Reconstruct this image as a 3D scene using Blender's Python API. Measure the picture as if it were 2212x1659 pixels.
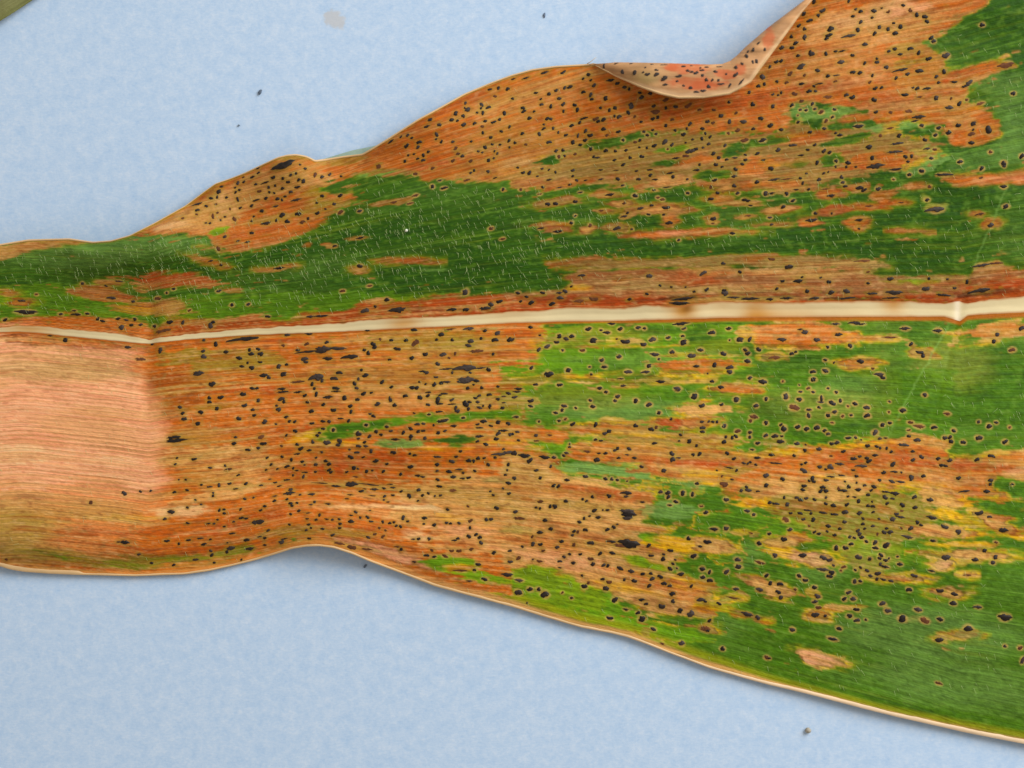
import bpy, math, random
import numpy as np

for o in list(bpy.data.objects):
    bpy.data.objects.remove(o, do_unlink=True)

# ------------------------------------------------------------------ camera, light, exposure
scene = bpy.context.scene
COL = scene.collection
S = 0.14 / 2212.0            # metres per picture unit: the frame is 14 cm wide at the paper
CX, CY = 1106.0, 829.5       # centre of the picture
HC = 0.30                    # camera height over the paper

cam = bpy.data.cameras.new('camera')
cam.sensor_width = 36.0
cam.lens = 36.0 * HC / 0.14
cam.clip_start = 0.005
cam.clip_end = 10.0
cam.dof.use_dof = True
cam.dof.focus_distance = HC - 0.0012
cam.dof.aperture_fstop = 9.0
cam_ob = bpy.data.objects.new('camera', cam)
cam_ob.location = (0, 0, HC)
COL.objects.link(cam_ob)
scene.camera = cam_ob

world = bpy.data.worlds.new('World')
scene.world = world
world.use_nodes = True
bg = world.node_tree.nodes['Background']
bg.inputs['Color'].default_value = (1.0, 0.94, 0.86, 1)
bg.inputs['Strength'].default_value = 0.43


def area_light(name, loc, target, size, size_y, watts, colour):
    d = bpy.data.lights.new(name, 'AREA')
    d.shape = 'RECTANGLE'
    d.size, d.size_y = size, size_y
    d.energy = watts
    d.color = colour
    o = bpy.data.objects.new(name, d)
    o.location = loc
    v = np.array(target, float) - np.array(loc, float)
    from mathutils import Vector
    o.rotation_euler = Vector(v).to_track_quat('-Z', 'Y').to_euler()
    COL.objects.link(o)
    return o


# a broad soft window above and to the right of the leaf
area_light('window_light', (0.42, 0.35, 0.37), (0.02, 0, 0), 0.45, 0.40, 5.0, (0.91, 0.965, 1.0))

scene.view_settings.view_transform = 'Standard'
scene.view_settings.look = 'None'
scene.view_settings.exposure = 0.0
scene.view_settings.gamma = 1.0
scene.view_settings.use_curve_mapping = False

rng = np.random.default_rng(7)
random.seed(7)

# ------------------------------------------------------------------ leaf outline, relief and vein field
# picture units: x to the right, y downwards, one unit = S metres on the paper
TOP = np.array([(-420, 470), (-300, 520), (-200, 545), (-60, 536), (0, 528), (60, 518), (150, 515.5), (200, 523),
    (240, 520), (280, 509), (330, 484), (400, 445), (440, 415), (465, 397), (500, 385), (530, 373), (570, 354),
    (600, 340), (620, 335), (640, 333.5), (660, 337), (672, 342), (680, 347), (710, 343), (740, 338), (770, 334.5),
    (783, 333), (815, 314), (870, 279), (903, 258), (940, 238), (1003, 203), (1060, 179), (1106, 162), (1150, 150),
    (1200, 143), (1285, 138), (1330, 135), (1440, 137), (1530, 140), (1560, 139), (1578, 132), (1592, 121), (1610, 103),
    (1660, 60), (1700, 30), (1740, 0), (1800, -55), (1900, -125), (2000, -180), (2100, -220), (2400, -300)], float)
BOT = np.array([(-420, 1180), (-300, 1195), (-200, 1205), (0, 1222), (20, 1229), (50, 1234), (100, 1238), (170, 1241),
    (290, 1244), (400, 1240), (450, 1233), (500, 1222), (553, 1209), (600, 1195), (630, 1185), (660, 1180), (690, 1179),
    (720, 1183), (760, 1196), (800, 1213), (870, 1239), (940, 1266), (1000, 1282), (1060, 1298), (1106, 1310),
    (1180, 1333), (1256, 1355), (1320, 1367), (1356, 1376), (1400, 1392), (1456, 1414), (1531, 1442), (1600, 1462),
    (1659, 1478), (1740, 1497), (1809, 1515), (1870, 1531), (1934, 1547), (2010, 1564), (2084, 1581), (2150, 1594),
    (2212, 1606), (2400, 1648)], float)
MT = np.array([(-420, 690), (-300, 705), (-180, 714), (0, 708), (40, 703), (75, 704), (150, 711), (250, 720),
    (300, 730), (322, 735), (345, 729), (400, 722), (553, 708.5), (620, 705), (700, 700), (740, 699), (780, 692), (830, 689), (870, 687), (950, 683), (1000, 680),
    (1060, 677), (1106, 672), (1170, 670), (1220, 665), (1280, 663), (1330, 665), (1350, 664), (1400, 659), (1440, 661), (1470, 662), (1500, 655),
    (1560, 650), (1610, 652), (1659, 654), (1720, 653), (1800, 651), (1900, 649), (1980, 651), (2040, 655), (2062, 652), (2074, 651), (2090, 655),
    (2130, 648), (2212, 639), (2400, 622)], float)
MB = np.array([(-420, 702), (-300, 716), (-180, 722), (0, 718), (40, 717), (75, 719), (150, 727), (250, 737), (300, 742),
    (322, 743), (345, 740), (400, 734), (553, 723.5), (700, 718.5), (780, 715), (870, 710), (1000, 704), (1106, 698),
    (1220, 695), (1330, 693.5), (1470, 690), (1560, 687), (1659, 686), (1900, 684.5), (2040, 684), (2060, 690), (2074, 694),
    (2090, 682), (2110, 680), (2212, 675), (2400, 660)], float)


def curve(tab, x):
    return np.interp(x, tab[:, 0], tab[:, 1])


def smooth_curve(tab, sigma):
    xs = np.arange(-430, 2411, 2.0)
    ys = np.interp(xs, tab[:, 0], tab[:, 1])
    k = np.exp(-0.5 * (np.arange(-40, 41) * 2.0 / sigma) ** 2)
    k /= k.sum()
    return np.stack([xs, np.convolve(np.pad(ys, 40, mode='edge'), k, 'valid')], 1)


TOPS = smooth_curve(TOP, 3.0)
BOTS = smooth_curve(BOT, 5.0)
MIDS = smooth_curve(np.stack([MT[:, 0], 0.5 * (MT[:, 1] + np.interp(MT[:, 0], MB[:, 0], MB[:, 1]))], 1), 6.0)


def sstep(a, b, x):
    t = np.clip((x - a) / (b - a), 0, 1)
    return t * t * (3 - 2 * t)


def gauss(a):
    return np.exp(-a * a)


_lattice = rng.random((256, 256)).astype(np.float32)


def vnoise(u, v, seed=0):
    u = u + seed * 37.17
    v = v + seed * 19.31
    iu = np.floor(u).astype(np.int32)
    iv = np.floor(v).astype(np.int32)
    fu = (u - iu).astype(np.float32)
    fv = (v - iv).astype(np.float32)
    fu = fu * fu * (3 - 2 * fu)
    fv = fv * fv * (3 - 2 * fv)
    a = _lattice[iv & 255, iu & 255]
    b = _lattice[iv & 255, (iu + 1) & 255]
    c = _lattice[(iv + 1) & 255, iu & 255]
    d = _lattice[(iv + 1) & 255, (iu + 1) & 255]
    return (a * (1 - fu) + b * fu) * (1 - fv) + (c * (1 - fu) + d * fu) * fv


def fbm(u, v, seed=0, oct=3):
    s, a, t = 0, 1.0, 0
    for k in range(oct):
        s = s + a * vnoise(u * 2 ** k, v * 2 ** k, seed + 5 * k)
        t += a
        a *= 0.55
    return (s / t - 0.5) * 2.0      # about -1 .. 1


_gx = np.arange(-430, 2411, 2.0)
_gu = np.where(_gx < 320, 0.0, np.interp(_gx, [320, 900, 1500, 2400], [0.0009, 0.0007, 0.00034, 0.0003]))
_gl = np.where(_gx < 320, 0.0, np.interp(_gx, [320, 900, 1100, 2400], [0.0001, 0.0001, 0.00036, 0.00034]))
_wu = np.exp(np.cumsum(_gu) * 2.0)
_wl = np.exp(np.cumsum(_gl) * 2.0)
_wu /= np.interp(1100, _gx, _wu)
_wl /= np.interp(1100, _gx, _wl)


def vein_label(x, y):
    """signed distance from the midrib measured along the vein fan (lines of one vein share a value)"""
    m = curve(MIDS, x)
    d = m - y
    up = d / np.interp(x, _gx, _wu)
    up = up - 22 * gauss((x - 330) / 150) * np.clip(d / 200, 0, 1.2)
    dl = -d + 34 * gauss((x - 680) / 130) * np.clip(-d / 450, 0, 1) ** 1.5
    lo = dl / np.interp(x, _gx, _wl)
    return np.where(d > 0, up, -lo)


def relief(x, y):
    """height of the leaf's upper face over the paper, in metres"""
    x = np.asarray(x, float)
    y = np.asarray(y, float)
    m = curve(MIDS, x)
    d = y - m
    ad = np.abs(d)
    t = curve(TOPS, x)
    b = curve(BOTS, x)
    edge = np.where(d < 0, y - t, b - y)
    mm = 0.55 + np.where(d > 0, 0.7 + 1.9 * sstep(600, 1050, x), 2.6) * (1 - np.exp(-ad / 170.0))                 # shallow valley along the midrib
    flat_low = sstep(760, 1150, x)                              # the lower right edge lies on the paper
    lay = np.where(d > 0, flat_low, 0.75 * sstep(850, 1100, x) * (1 - sstep(1230, 1330, x)))
    mm = mm - lay * 2.55 * (1 - sstep(0, 330, edge)) * sstep(60, 200, ad)
    # cross crease by the base of the blade: everything left of it climbs
    bowed = 322 + 26 * np.sin(np.clip((y - 800) / 360.0, 0, 1.3) * np.pi) - 26 * gauss((y - 785) / 45.0)
    c = bowed - x + 8 * fbm(x / 60.0, y / 60.0, 8, 2)
    c = 0.5 * (c + np.sqrt(c * c + (6 + 0.10 * np.clip(y - 760, 0, 400)) ** 2))
    mm = mm + c * 0.0052 + np.clip(-120 - x, 0, None) * 0.02  # last term lifts the unseen base further, shaped to shade the paper
    mm = mm - 0.45 * gauss((x - 322 + 0.06 * (y - 740)) / 16.0) * gauss((y - 735) / 120.0)
    # second, weaker crease
    mm = mm - 0.25 * gauss((x - 2068 + 0.25 * (y - 690)) / 10.0) * sstep(430, 700, y) * (1 - sstep(760, 1000, y))
    # lower margin wave
    mm = mm + 2.2 * gauss((x - 690) / 130.0) * gauss((y - 1190) / 100.0)
    mm = mm - 1.2 * gauss((x - 720) / 200.0) * gauss((y - 1030) / 50.0)
    mm = mm + 0.5 * gauss((x - 240) / 220.0) * gauss((y - 1150) / 150.0)
    mm = mm - 2.0 * np.where(d > 0, gauss(edge / 44.0), 0) * (1 - flat_low) * (1 - 0.5 * gauss((x - 690) / 120.0))
    # upper margin: green hump, then folds
    mm = mm + 3.6 * gauss((x - 290) / 170.0) * gauss((y - 520 + 0.05 * (x - 300)) / 80.0)
    mm = mm - 1.2 * gauss((x - 470) / 110.0) * gauss((y - 440) / 60.0)
    mm = mm + 1.2 * gauss((x - 620) / 60.0) * gauss((y - 350) / 45.0)
    mm = mm - 1.6 * gauss((x - 735) / 60.0) * gauss((y - 350) / 40.0)
    mm = mm + 1.2 * gauss((x - 950) / 140.0) * gauss((y - 260) / 70.0)
    mm = mm - np.where(d < 0, 1.1 * gauss(edge / 14.0), 0) * (1 - sstep(1260, 1340, x))
    # bulge under the rolled edge
    mm = mm + 2.2 * np.where(d < 0, gauss((edge - 5) / 40.0), 0) * sstep(1270, 1420, x) * (1 - sstep(1800, 1950, x))
    # puckers
    mm = mm + 0.35 * fbm(x / 190.0, y / 90.0, 3, 2)
    mm = mm + 0.07 * fbm(x / 60.0, y / 26.0, 9, 2)
    mm = 0.35 + 0.5 * (mm - 0.35 + np.sqrt((mm - 0.35) ** 2 + 0.05))
    return mm * 0.001


def world_pt(x, y, z):
    """picture point at height z -> metres (the camera looks straight down from HC)"""
    k = S * (1 - z / HC)
    return (np.asarray(x) - CX) * k, (CY - np.asarray(y)) * k, z


def lin(c):
    c = np.asarray(c, float) / 255.0
    return np.where(c <= 0.04045, c / 12.92, ((c + 0.055) / 1.055) ** 2.4).astype(np.float32)

# ------------------------------------------------------------------ tar spots: (x, y, half length[, half width[, 1 = brown]])
# each block lists the spots of one tile: tile origin and scale, in picture units
SPOT_TILES = [
(0, 428.7, .25, [(1385,1315,26),(1755,1320,18),(1760,1365,30,20),(1952,1325,22),(2155,1310,18),(2170,1345,26,18),(2065,1380,28,20),(2140,1420,14),(2090,1450,22,14),(2175,1465,28,20),(1715,1510,55,25),(1830,1605,30),(2180,1640,24,16),(565,1225,28,18),(1105,1285,34,15),(2110,1215,110,22),(1865,1260,24),(1050,1115,24,28),(1135,1095,18,14),(1215,1090,18,14),(1165,1045,18),(1090,1050,20,10),(1020,1038,22,13),(885,1060,24,14),(845,1040,20,14),(755,995,18,12),(660,1002,36,14),(640,970,18,9),(525,1000,20,12),(220,980,90,22),(45,1048,26,14),(1335,1105,20,16),(1465,1070,28,20),(1580,1070,20),(1820,1100,28,24),(1840,1068,18),(1410,1145,50,18,1),(965,860,34,16),(1150,890,16),(1360,865,26,18,1),(1500,782,20,12),(915,755,18,10),(712,735,18,13),(1025,715,28,10),(185,885,28,12),(315,830,14,10,1),(1440,815,12),(1890,800,24,13),(1910,575,16,12),(1820,540,20,10),(2005,920,20,14),(2145,915,18,14),(1635,968,16,12,1),(1760,1225,18,12),(1315,1260,20,10),(435,1185,20,8),(1945,330,20,12,1),(1885,435,18,24,1),(1215,1390,36,18,1)]),
(553, 428.7, .25, [(900,340,34,10),(680,410,20,12),(895,585,26,18),(205,600,40,14),(2130,350,24,10,1),(2030,260,26,14,1),(750,800,24,14,1),(980,755,24,10,1),(1130,875,24,20),(1808,810,30,26),(1030,935,16),(945,970,36,22),(1230,960,70,28),(2100,890,28,18),(2030,915,24,24),(1695,960,36,18),(1815,960,30,18),(1980,950,40,20),(470,1020,30,14),(560,1015,60,12),(100,1020,24,14),(270,1178,24,14),(455,1170,30,12),(960,1140,24,10),(1365,1135,28,16),(1840,1125,40,18),(1600,1175,24,22),(1680,1130,40,10,1),(1978,1145,18),(2085,1165,32,18),(2065,1222,30,22),(2195,1220,26,26),(1945,1210,20,12),(1855,1232,26,22),(1835,1270,28,18),(1695,1222,18),(1560,1220,16),(1380,1248,36,28,1),(1298,1225,20),(1168,1225,18),(1072,1218,14,14,1),(1010,1258,24,20),(1025,1285,26,18),(1222,1300,32,18),(970,1335,20,22),(935,1310,18),(612,1242,20,16),(440,1258,22,16,1),(235,1272,18,14,1),(575,1305,75,36),(700,1295,70,16),(440,1325,90,12),(362,1312,20,14),(815,1368,62,24),(620,1383,38,18),(420,1385,32,20),(428,1412,22,16),(1155,1392,16,12),(1345,1380,20,22),(1462,1348,22,22),(1615,1348,30,20),(1720,1340,16,16,1),(1668,1378,14,12,1),(1905,1320,46,20,1),(2048,1345,16),(1568,1430,22,18),(1812,1465,85,34),(1940,1465,40,10),(1650,1472,50,10),(2008,1480,20,22),(1850,1505,14),(1695,1505,14),(1470,1505,30,16),(1435,1492,24,10),(1815,1568,95,34),(1905,1575,26,18),(1650,1585,36,12),(1600,1595,26,16),(1555,1545,20,12),(1540,1610,18,24),(1465,1605,12),(1410,1585,12),(1350,1635,26,20),(1388,1637,22,20),(1090,1585,22,20),(1170,1630,18,14),(850,1600,18,22),(868,1638,18,16),(885,1560,16,14),(945,1530,28,20),(910,1482,18,12),(720,1505,28,18),(675,1555,34,20),(688,1640,32,18),(525,1545,55,38),(570,1575,18,18),(485,1605,18,18),(505,1642,16),(235,1520,34,20),(195,1452,24,22),(265,1435,16),(65,1530,36,22),(110,1545,22,18),(35,1415,20,12),(20,1302,22,14),(40,1345,30,20),(225,1645,34,14),(10,1640,16),(2090,1625,16),(1950,1635,18),(1880,1610,12),(1830,1640,24,14),(360,1585,50,14,1)]),
(1106, 428.7, .25, [(310,48,24,18),(375,45,22),(545,28,22,16),(512,212,18),(395,285,38,14),(250,258,28,10),(910,258,34,18),(1035,265,12),(970,155,26,12),(998,125,14),(970,42,18,14,1),(1330,80,34,18),(1205,60,18,14),(1180,138,18,12),(1310,140,18,10),(1360,210,32,18),(1110,85,34,14),(1740,175,26,22),(1735,215,16,8,1),(2010,12,32,14),(2040,20,20,12),(1720,8,24,12),(2060,60,18,8),(1905,300,24,16),(1440,360,16,12),(770,105,20,10,1),(675,235,16,18,1),(545,150,12),(2040,150,24,10,1),(1825,560,24,14),(1655,645,34,18),(1970,635,18),(1185,670,26,22),(605,665,28,14),(512,760,12),(1280,752,14),(1165,825,16),(1680,788,20),(1840,820,36,24),(1835,795,20),(1575,805,14),(1375,765,12),(1500,765,10),(460,802,24,18),(410,815,26,12),(265,815,22,14),(50,818,20,16),(125,850,18,14),(75,890,14),(415,858,32,18),(165,900,26,20),(345,910,28,18),(585,885,40,20,1),(705,870,38,22,1),(1015,870,18,14),(1490,865,90,16),(1440,905,80,18),(2060,865,90,14),(1920,855,60,10),(160,1112,20,18),(240,1182,12),(860,1082,30,12),(935,1128,22),(658,1130,28,20),(770,1138,14),(822,1158,34,16),(1090,1115,24,16),(1145,1122,16),(1465,1080,62,18),(1485,1125,22,12),(1475,1188,16),(1480,1245,36,24),(1350,1203,22,14),(1215,1218,32,24),(1135,1262,26,22),(978,1238,40,24),(905,1215,10),(700,1228,36,24),(515,1190,24,20),(468,1212,24,20),(410,1190,24,20),(385,1243,24,16),(305,1277,32,18),(232,1305,22,20),(437,1312,14),(608,1313,24,16,1),(5,1220,16),(1728,1160,32,20),(1872,1125,24,16),(1967,1220,38,22),(2055,1215,20,24),(1880,1225,10),(1628,1310,26,18),(1385,1327,22),(1232,1347,36,18),(1268,1388,14),(1550,1360,38,22),(1825,1342,28,20),(2015,1310,20),(2035,1340,24,20),(2035,1405,28,22),(2130,1305,24,20),(925,1368,22),(775,1398,18,20),(798,1455,32,16),(670,1455,12),(1182,1448,26,18),(1155,1500,34,16),(1003,1498,34,18),(485,1485,26,20),(168,1462,20,18),(315,1520,40,30),(685,1520,14),(1592,1450,28,16),(1750,1440,26,22),(1885,1460,34,20),(1880,1500,30,20),(1690,1513,10),(2055,1550,20),(2165,1585,38,26),(1730,1580,20,16),(1805,1630,26,18),(1283,1582,34,16),(1430,1642,32,18),(758,1640,22,18),(410,1610,26,16),(205,1608,22,14),(55,1645,30,14),(960,1618,28,12),(940,1558,24,8)]),
(1659, 428.7, .25, [(215,18,22,14),(130,75,24,16),(30,225,18,12),(15,165,20,12),(410,128,20,14),(375,188,44,18),(550,130,12),(790,185,34,14),(787,262,12),(1375,12,20,16),(1450,95,70,28),(2055,68,32,18),(1925,232,26,22),(1830,135,34,14,1),(875,65,50,8,1),(1150,35,22,8,1),(1855,575,60,16),(1970,560,50,12,1),(825,540,60,12,1),(178,592,36,24),(30,525,30,16,1),(865,635,20,10,1),(1055,695,28,20),(1390,692,18,12),(1550,698,16,10),(1720,720,18,22),(1612,775,16),(1365,780,34,24),(1090,812,60,22),(900,822,36,14),(680,800,30,24),(545,812,28,22),(338,802,20,22),(265,712,40,20),(525,722,22,18),(455,683,12),(865,732,16),(125,715,18,16),(75,782,18,14),(295,680,12),(165,860,44,14),(405,862,36,16),(680,862,60,12),(1070,858,60,10),(1515,835,50,14),(1840,795,80,24),(20,870,30,14),(585,1083,32,14),(750,1075,44,18),(810,1085,36,10),(1185,1122,38,18),(1470,1142,40,18),(320,1155,34,20),(280,1130,20,10),(610,1175,40,18),(125,1218,40,20),(420,1222,28,22),(710,1272,20,22),(515,1285,18,14),(1235,1260,20,20),(1310,1330,34,18),(1340,1360,24,18),(205,1340,20),(240,1325,14),(495,1395,20,12),(800,1408,34,22),(495,1490,28,20),(388,1497,26,18),(390,1565,28,20),(965,1520,40,20),(990,1548,24,18),(905,1470,14,14,1),(520,1640,14),(350,1640,18,14,1),(1980,1175,26,16),(1950,1235,24,18),(2195,1120,30,24),(2110,1310,30,18,1),(1050,1200,60,10,1),(570,1418,12),(128,1580,12,10,1),(270,1612,10),(60,1375,40,20,1)]),
(0, 843.7, .25, [(1808,62,20),(1810,98,20),(1905,60,28,20),(2098,32,28,20),(2112,130,24,20),(2185,165,18),(1555,143,20,18),(1578,195,18),(1592,245,24,20),(1735,187,26,20),(1875,155,22,18),(2062,242,24,20),(2195,215,18),(1708,285,30,16),(1520,430,110,20),(1500,405,50,18),(2035,402,16,12),(2022,458,20),(2140,512,24,14),(1675,592,24,14),(1530,583,12),(1515,635,16,10),(1815,668,20,12),(1975,680,30,14,1),(1945,648,14),(2060,730,18,10),(1545,770,10),(1605,770,12),(1740,815,14),(1810,832,22,10),(1893,818,18,18),(1983,805,18,14),(2125,803,22,14),(1075,888,26,20),(1212,872,16,12),(1302,865,14),(1508,877,18,14),(1617,860,18,12),(2035,850,20,9),(1842,885,12),(1840,910,14),(1688,945,12),(2115,935,16,14),(2190,925,12),(785,968,24,16,1),(1738,983,12),(1620,1010,14),(1480,1048,34,20),(1425,1108,18,14),(1895,1033,18,14),(1935,1027,14),(2078,1027,18,10),(1938,1060,16),(1620,1145,18,10),(1800,1150,18,8),(1850,1150,14,10),(1880,1115,12),(2020,1133,14,10),(1938,1175,14,10),(2085,1100,30,12),(2125,1105,20,10),(2200,1140,24,22),(2005,1235,24,10),(1080,1310,46,20),(1025,1308,24,8),(1440,1300,26,14),(1630,1292,22,12),(1545,1325,14),(1730,1277,24,10),(1818,1285,12),(1760,1327,26,14),(1995,1360,36,24),(1960,1395,18),(2130,1290,26,18),(2160,1365,40,18),(1820,1385,16),(1830,1420,22,16),(1690,1460,34,12),(1850,1487,18,10),(1310,1490,18,14),(1500,1508,20,12),(1200,1415,18,12),(2085,1460,12),(55,1460,16,14,1),(1965,1315,10)]),
(553, 843.7, .25, [(20,85,20),(220,72,32,20),(240,98,18),(230,12,40,12),(365,12,30,12),(420,42,18),(520,30,18,22),(625,55,36,18),(765,65,28,20),(875,78,20),(695,5,34,10),(930,25,28,18),(995,18,14),(1290,45,22,18),(1415,60,22,24),(1485,45,18),(1490,15,22,10),(1625,28,26,12),(1590,40,16,10),(1570,80,26,28),(1160,75,18,28),(1197,125,20,20),(1050,118,26,20),(815,135,20,18),(820,182,18,18),(668,170,24,20),(582,122,18),(442,102,18,12),(478,178,22,20),(195,165,28,20),(178,130,14),(260,228,20,14),(75,272,24,22),(288,265,16),(335,268,18,14),(172,290,12),(485,283,22,14),(577,265,24,14),(632,268,18,18),(800,260,20,14),(730,242,22,10),(985,202,14),(1015,220,26,14),(340,350,22,16),(263,385,16,12),(580,330,20,12),(668,340,20,16),(530,388,18),(548,365,14),(490,443,16,20),(610,450,32,24),(722,440,26,24),(710,470,26,14),(355,465,20,14),(385,502,24,18),(460,517,22,12),(358,548,24,10),(568,533,14),(65,458,30,18),(20,497,18),(220,478,14,14,1),(45,400,34,18,1),(952,297,18,16),(1130,312,18,16),(1165,350,18,12),(1038,355,18,20),(1080,382,20,14),(980,397,20,18),(885,372,30,24),(885,415,14),(938,447,16),(885,480,24,16),(948,480,22,12),(808,510,12),(993,523,20,18),(870,535,24,14),(820,575,28,18),(925,575,16,10),(1188,535,28,18),(1272,365,20,18),(1335,330,22,18),(1338,395,20,20),(1335,420,14),(1395,292,24,14),(1445,287,18,12),(1400,355,22,14),(1445,348,20,12),(1460,412,22,14),(1205,420,28,14),(1330,545,16,12),(1370,558,18,12),(1605,265,36,18),(1645,252,18,12),(1535,300,14,10),(1575,365,22,16),(1632,348,18,12),(1710,305,28,14),(1790,235,18,12),(1495,205,18,12),(1580,183,26,12),(1485,122,20,16),(1585,115,26,12),(1690,80,22,14),(1690,118,30,8),(1740,178,28,18),(1725,150,18,18),(1810,115,30,30),(1845,98,20,14),(1835,158,18),(1895,65,18,14),(1915,98,18),(1930,148,26,14),(1962,132,12),(2020,135,14,24),(2015,35,24,16),(2090,75,22,14),(2130,150,24,14),(2140,105,16,8),(2180,25,24,16),(2140,50,18,8),(1930,45,18,14),(1365,195,14,8),(1965,265,30,18),(1915,292,18,12),(1930,322,28,10),(2090,275,26,18),(2030,305,20,12),(2180,285,22,18),(2140,345,34,14),(2095,372,24,20),(2195,380,16,20),(2075,418,26,18),(1985,465,24,18),(1915,440,16),(1930,395,44,14),(2100,550,50,16),(2180,535,40,18),(2140,505,14),(1765,525,16),(1565,573,28,12),(1730,572,18,12),(1690,612,26,20),(1840,605,24,20),(1920,585,18,20),(1970,583,14),(1880,610,16,18),(1565,640,20,20),(2065,578,14,16),(2005,640,16,20),(1668,700,28,18),(1705,745,26,18),(1755,682,28,10),(1565,693,14),(1570,770,20,14),(1790,712,14),(1785,760,20,10),(1835,752,20,14),(1890,695,16),(2180,640,18),(2170,687,12),(2155,728,14),(2180,800,26,18),(1585,828,26,14),(1405,858,18,18),(1400,735,24,12),(1440,745,20,10),(1250,722,14,18),(1335,660,26,18),(1130,635,16),(1035,610,26,18),(1100,700,22,14),(955,698,20,16),(1005,692,12),(845,668,26,18),(880,675,12),(783,703,14),(865,745,24,10,1),(515,640,24,14),(602,608,20,16),(630,635,20,18),(632,685,24,14),(648,705,18,14),(512,703,14),(520,580,12),(400,615,16),(420,642,14,8),(305,597,18),(268,655,26,14),(322,670,14),(352,690,16,8),(425,707,24,8),(410,742,16,18),(320,733,14,10),(225,572,16),(130,640,18,12),(95,580,14),(88,685,12),(185,677,12),(265,772,26,10),(200,825,26,8),(165,795,18,10),(120,765,16,6),(45,818,18,10),(290,885,42,22),(300,855,26,14),(165,910,18,8),(160,952,18,14),(268,940,14),(300,975,20,16),(310,995,16),(355,970,14),(485,895,30,14),(505,962,18,12),(475,985,18,8),(625,980,24,10),(380,900,14,10),(370,1040,16),(75,1000,18,14),(40,1035,16,12),(30,1135,44,24),(300,1067,14),(290,1158,14,10),(450,1058,22,6),(440,1108,16,8),(548,1075,16,14),(610,1110,18,8),(520,1115,14),(660,1115,14),(718,1112,14),(455,1158,18,12),(475,1187,12),(435,1205,14),(575,1195,20,12),(725,1152,16),(722,1187,14),(660,1248,20,14),(105,1208,18,12),(75,1275,16),(220,1310,24,24),(245,1280,26,8),(75,1335,18,12),(460,1278,18,12),(30,1262,18,8),(825,808,65,28),(690,825,50,12),(980,812,80,8),(560,800,60,6),(910,870,24,14),(940,850,14,6),(1025,852,30,14),(1105,845,18,12),(1185,838,22,10),(1160,810,24,6),(1255,870,18,12),(1110,915,18,14),(1182,905,16,12),(1105,945,14,8),(1142,962,16,8),(1325,910,20,24),(1438,905,16),(1490,888,14),(1400,952,12),(1545,912,12),(1593,905,14),(1700,862,36,16,1),(815,900,22,8),(785,935,16,8),(1005,908,30,5),(860,1050,18,14),(820,1078,18,8),(820,1130,28,18),(900,1098,14),(965,1095,20,14),(992,1130,20,12),(985,1035,14,6),(1095,1135,14,16),(1157,1145,16),(1192,1138,14),(1212,1170,14),(1250,1175,16),(1270,1100,18,24),(1310,1130,14),(1065,1188,14,14,1),(1118,1208,12,12,1),(1025,1240,16,14,1),(1098,1260,18,16,1),(970,1268,20,14),(1450,1152,12),(1540,1162,20,18),(1455,1100,24,16),(1645,1143,16),(1682,1148,14),(1755,1145,16),(1850,1125,20,18,1),(1850,1187,16),(1655,1028,18,14),(1990,1115,18,20),(2030,1112,18,18),(2080,1015,24,18),(1840,1260,22,18),(1900,1245,20,16),(1935,1268,20,18),(1943,1315,20,18),(1745,1278,16),(1715,1295,20,10),(1405,1282,16),(1360,1285,16,8),(1495,1282,18),(1520,1380,16,14,1),(1475,1425,26,14),(1540,1435,20,12),(1635,1430,28,16,1),(1255,1372,20,14),(1220,1350,20,10,1),(1690,1385,20,16,1),(1755,1385,24,18,1),(1860,1370,20,16,1),(2055,1400,20,18),(2195,1385,18,14),(1920,1503,24,16),(1888,1550,16),(2195,1480,24,16),(2170,1590,44,20),(1975,1630,30,16),(1845,1645,22,10),(1370,1480,20,10),(1770,1555,50,12,1),(830,1355,40,26,1),(720,1320,50,14,1),(960,1370,60,12,1),(2185,890,18),(2050,903,14),(2025,870,12),(2135,845,12),(1830,1000,14,12,1)]),
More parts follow.
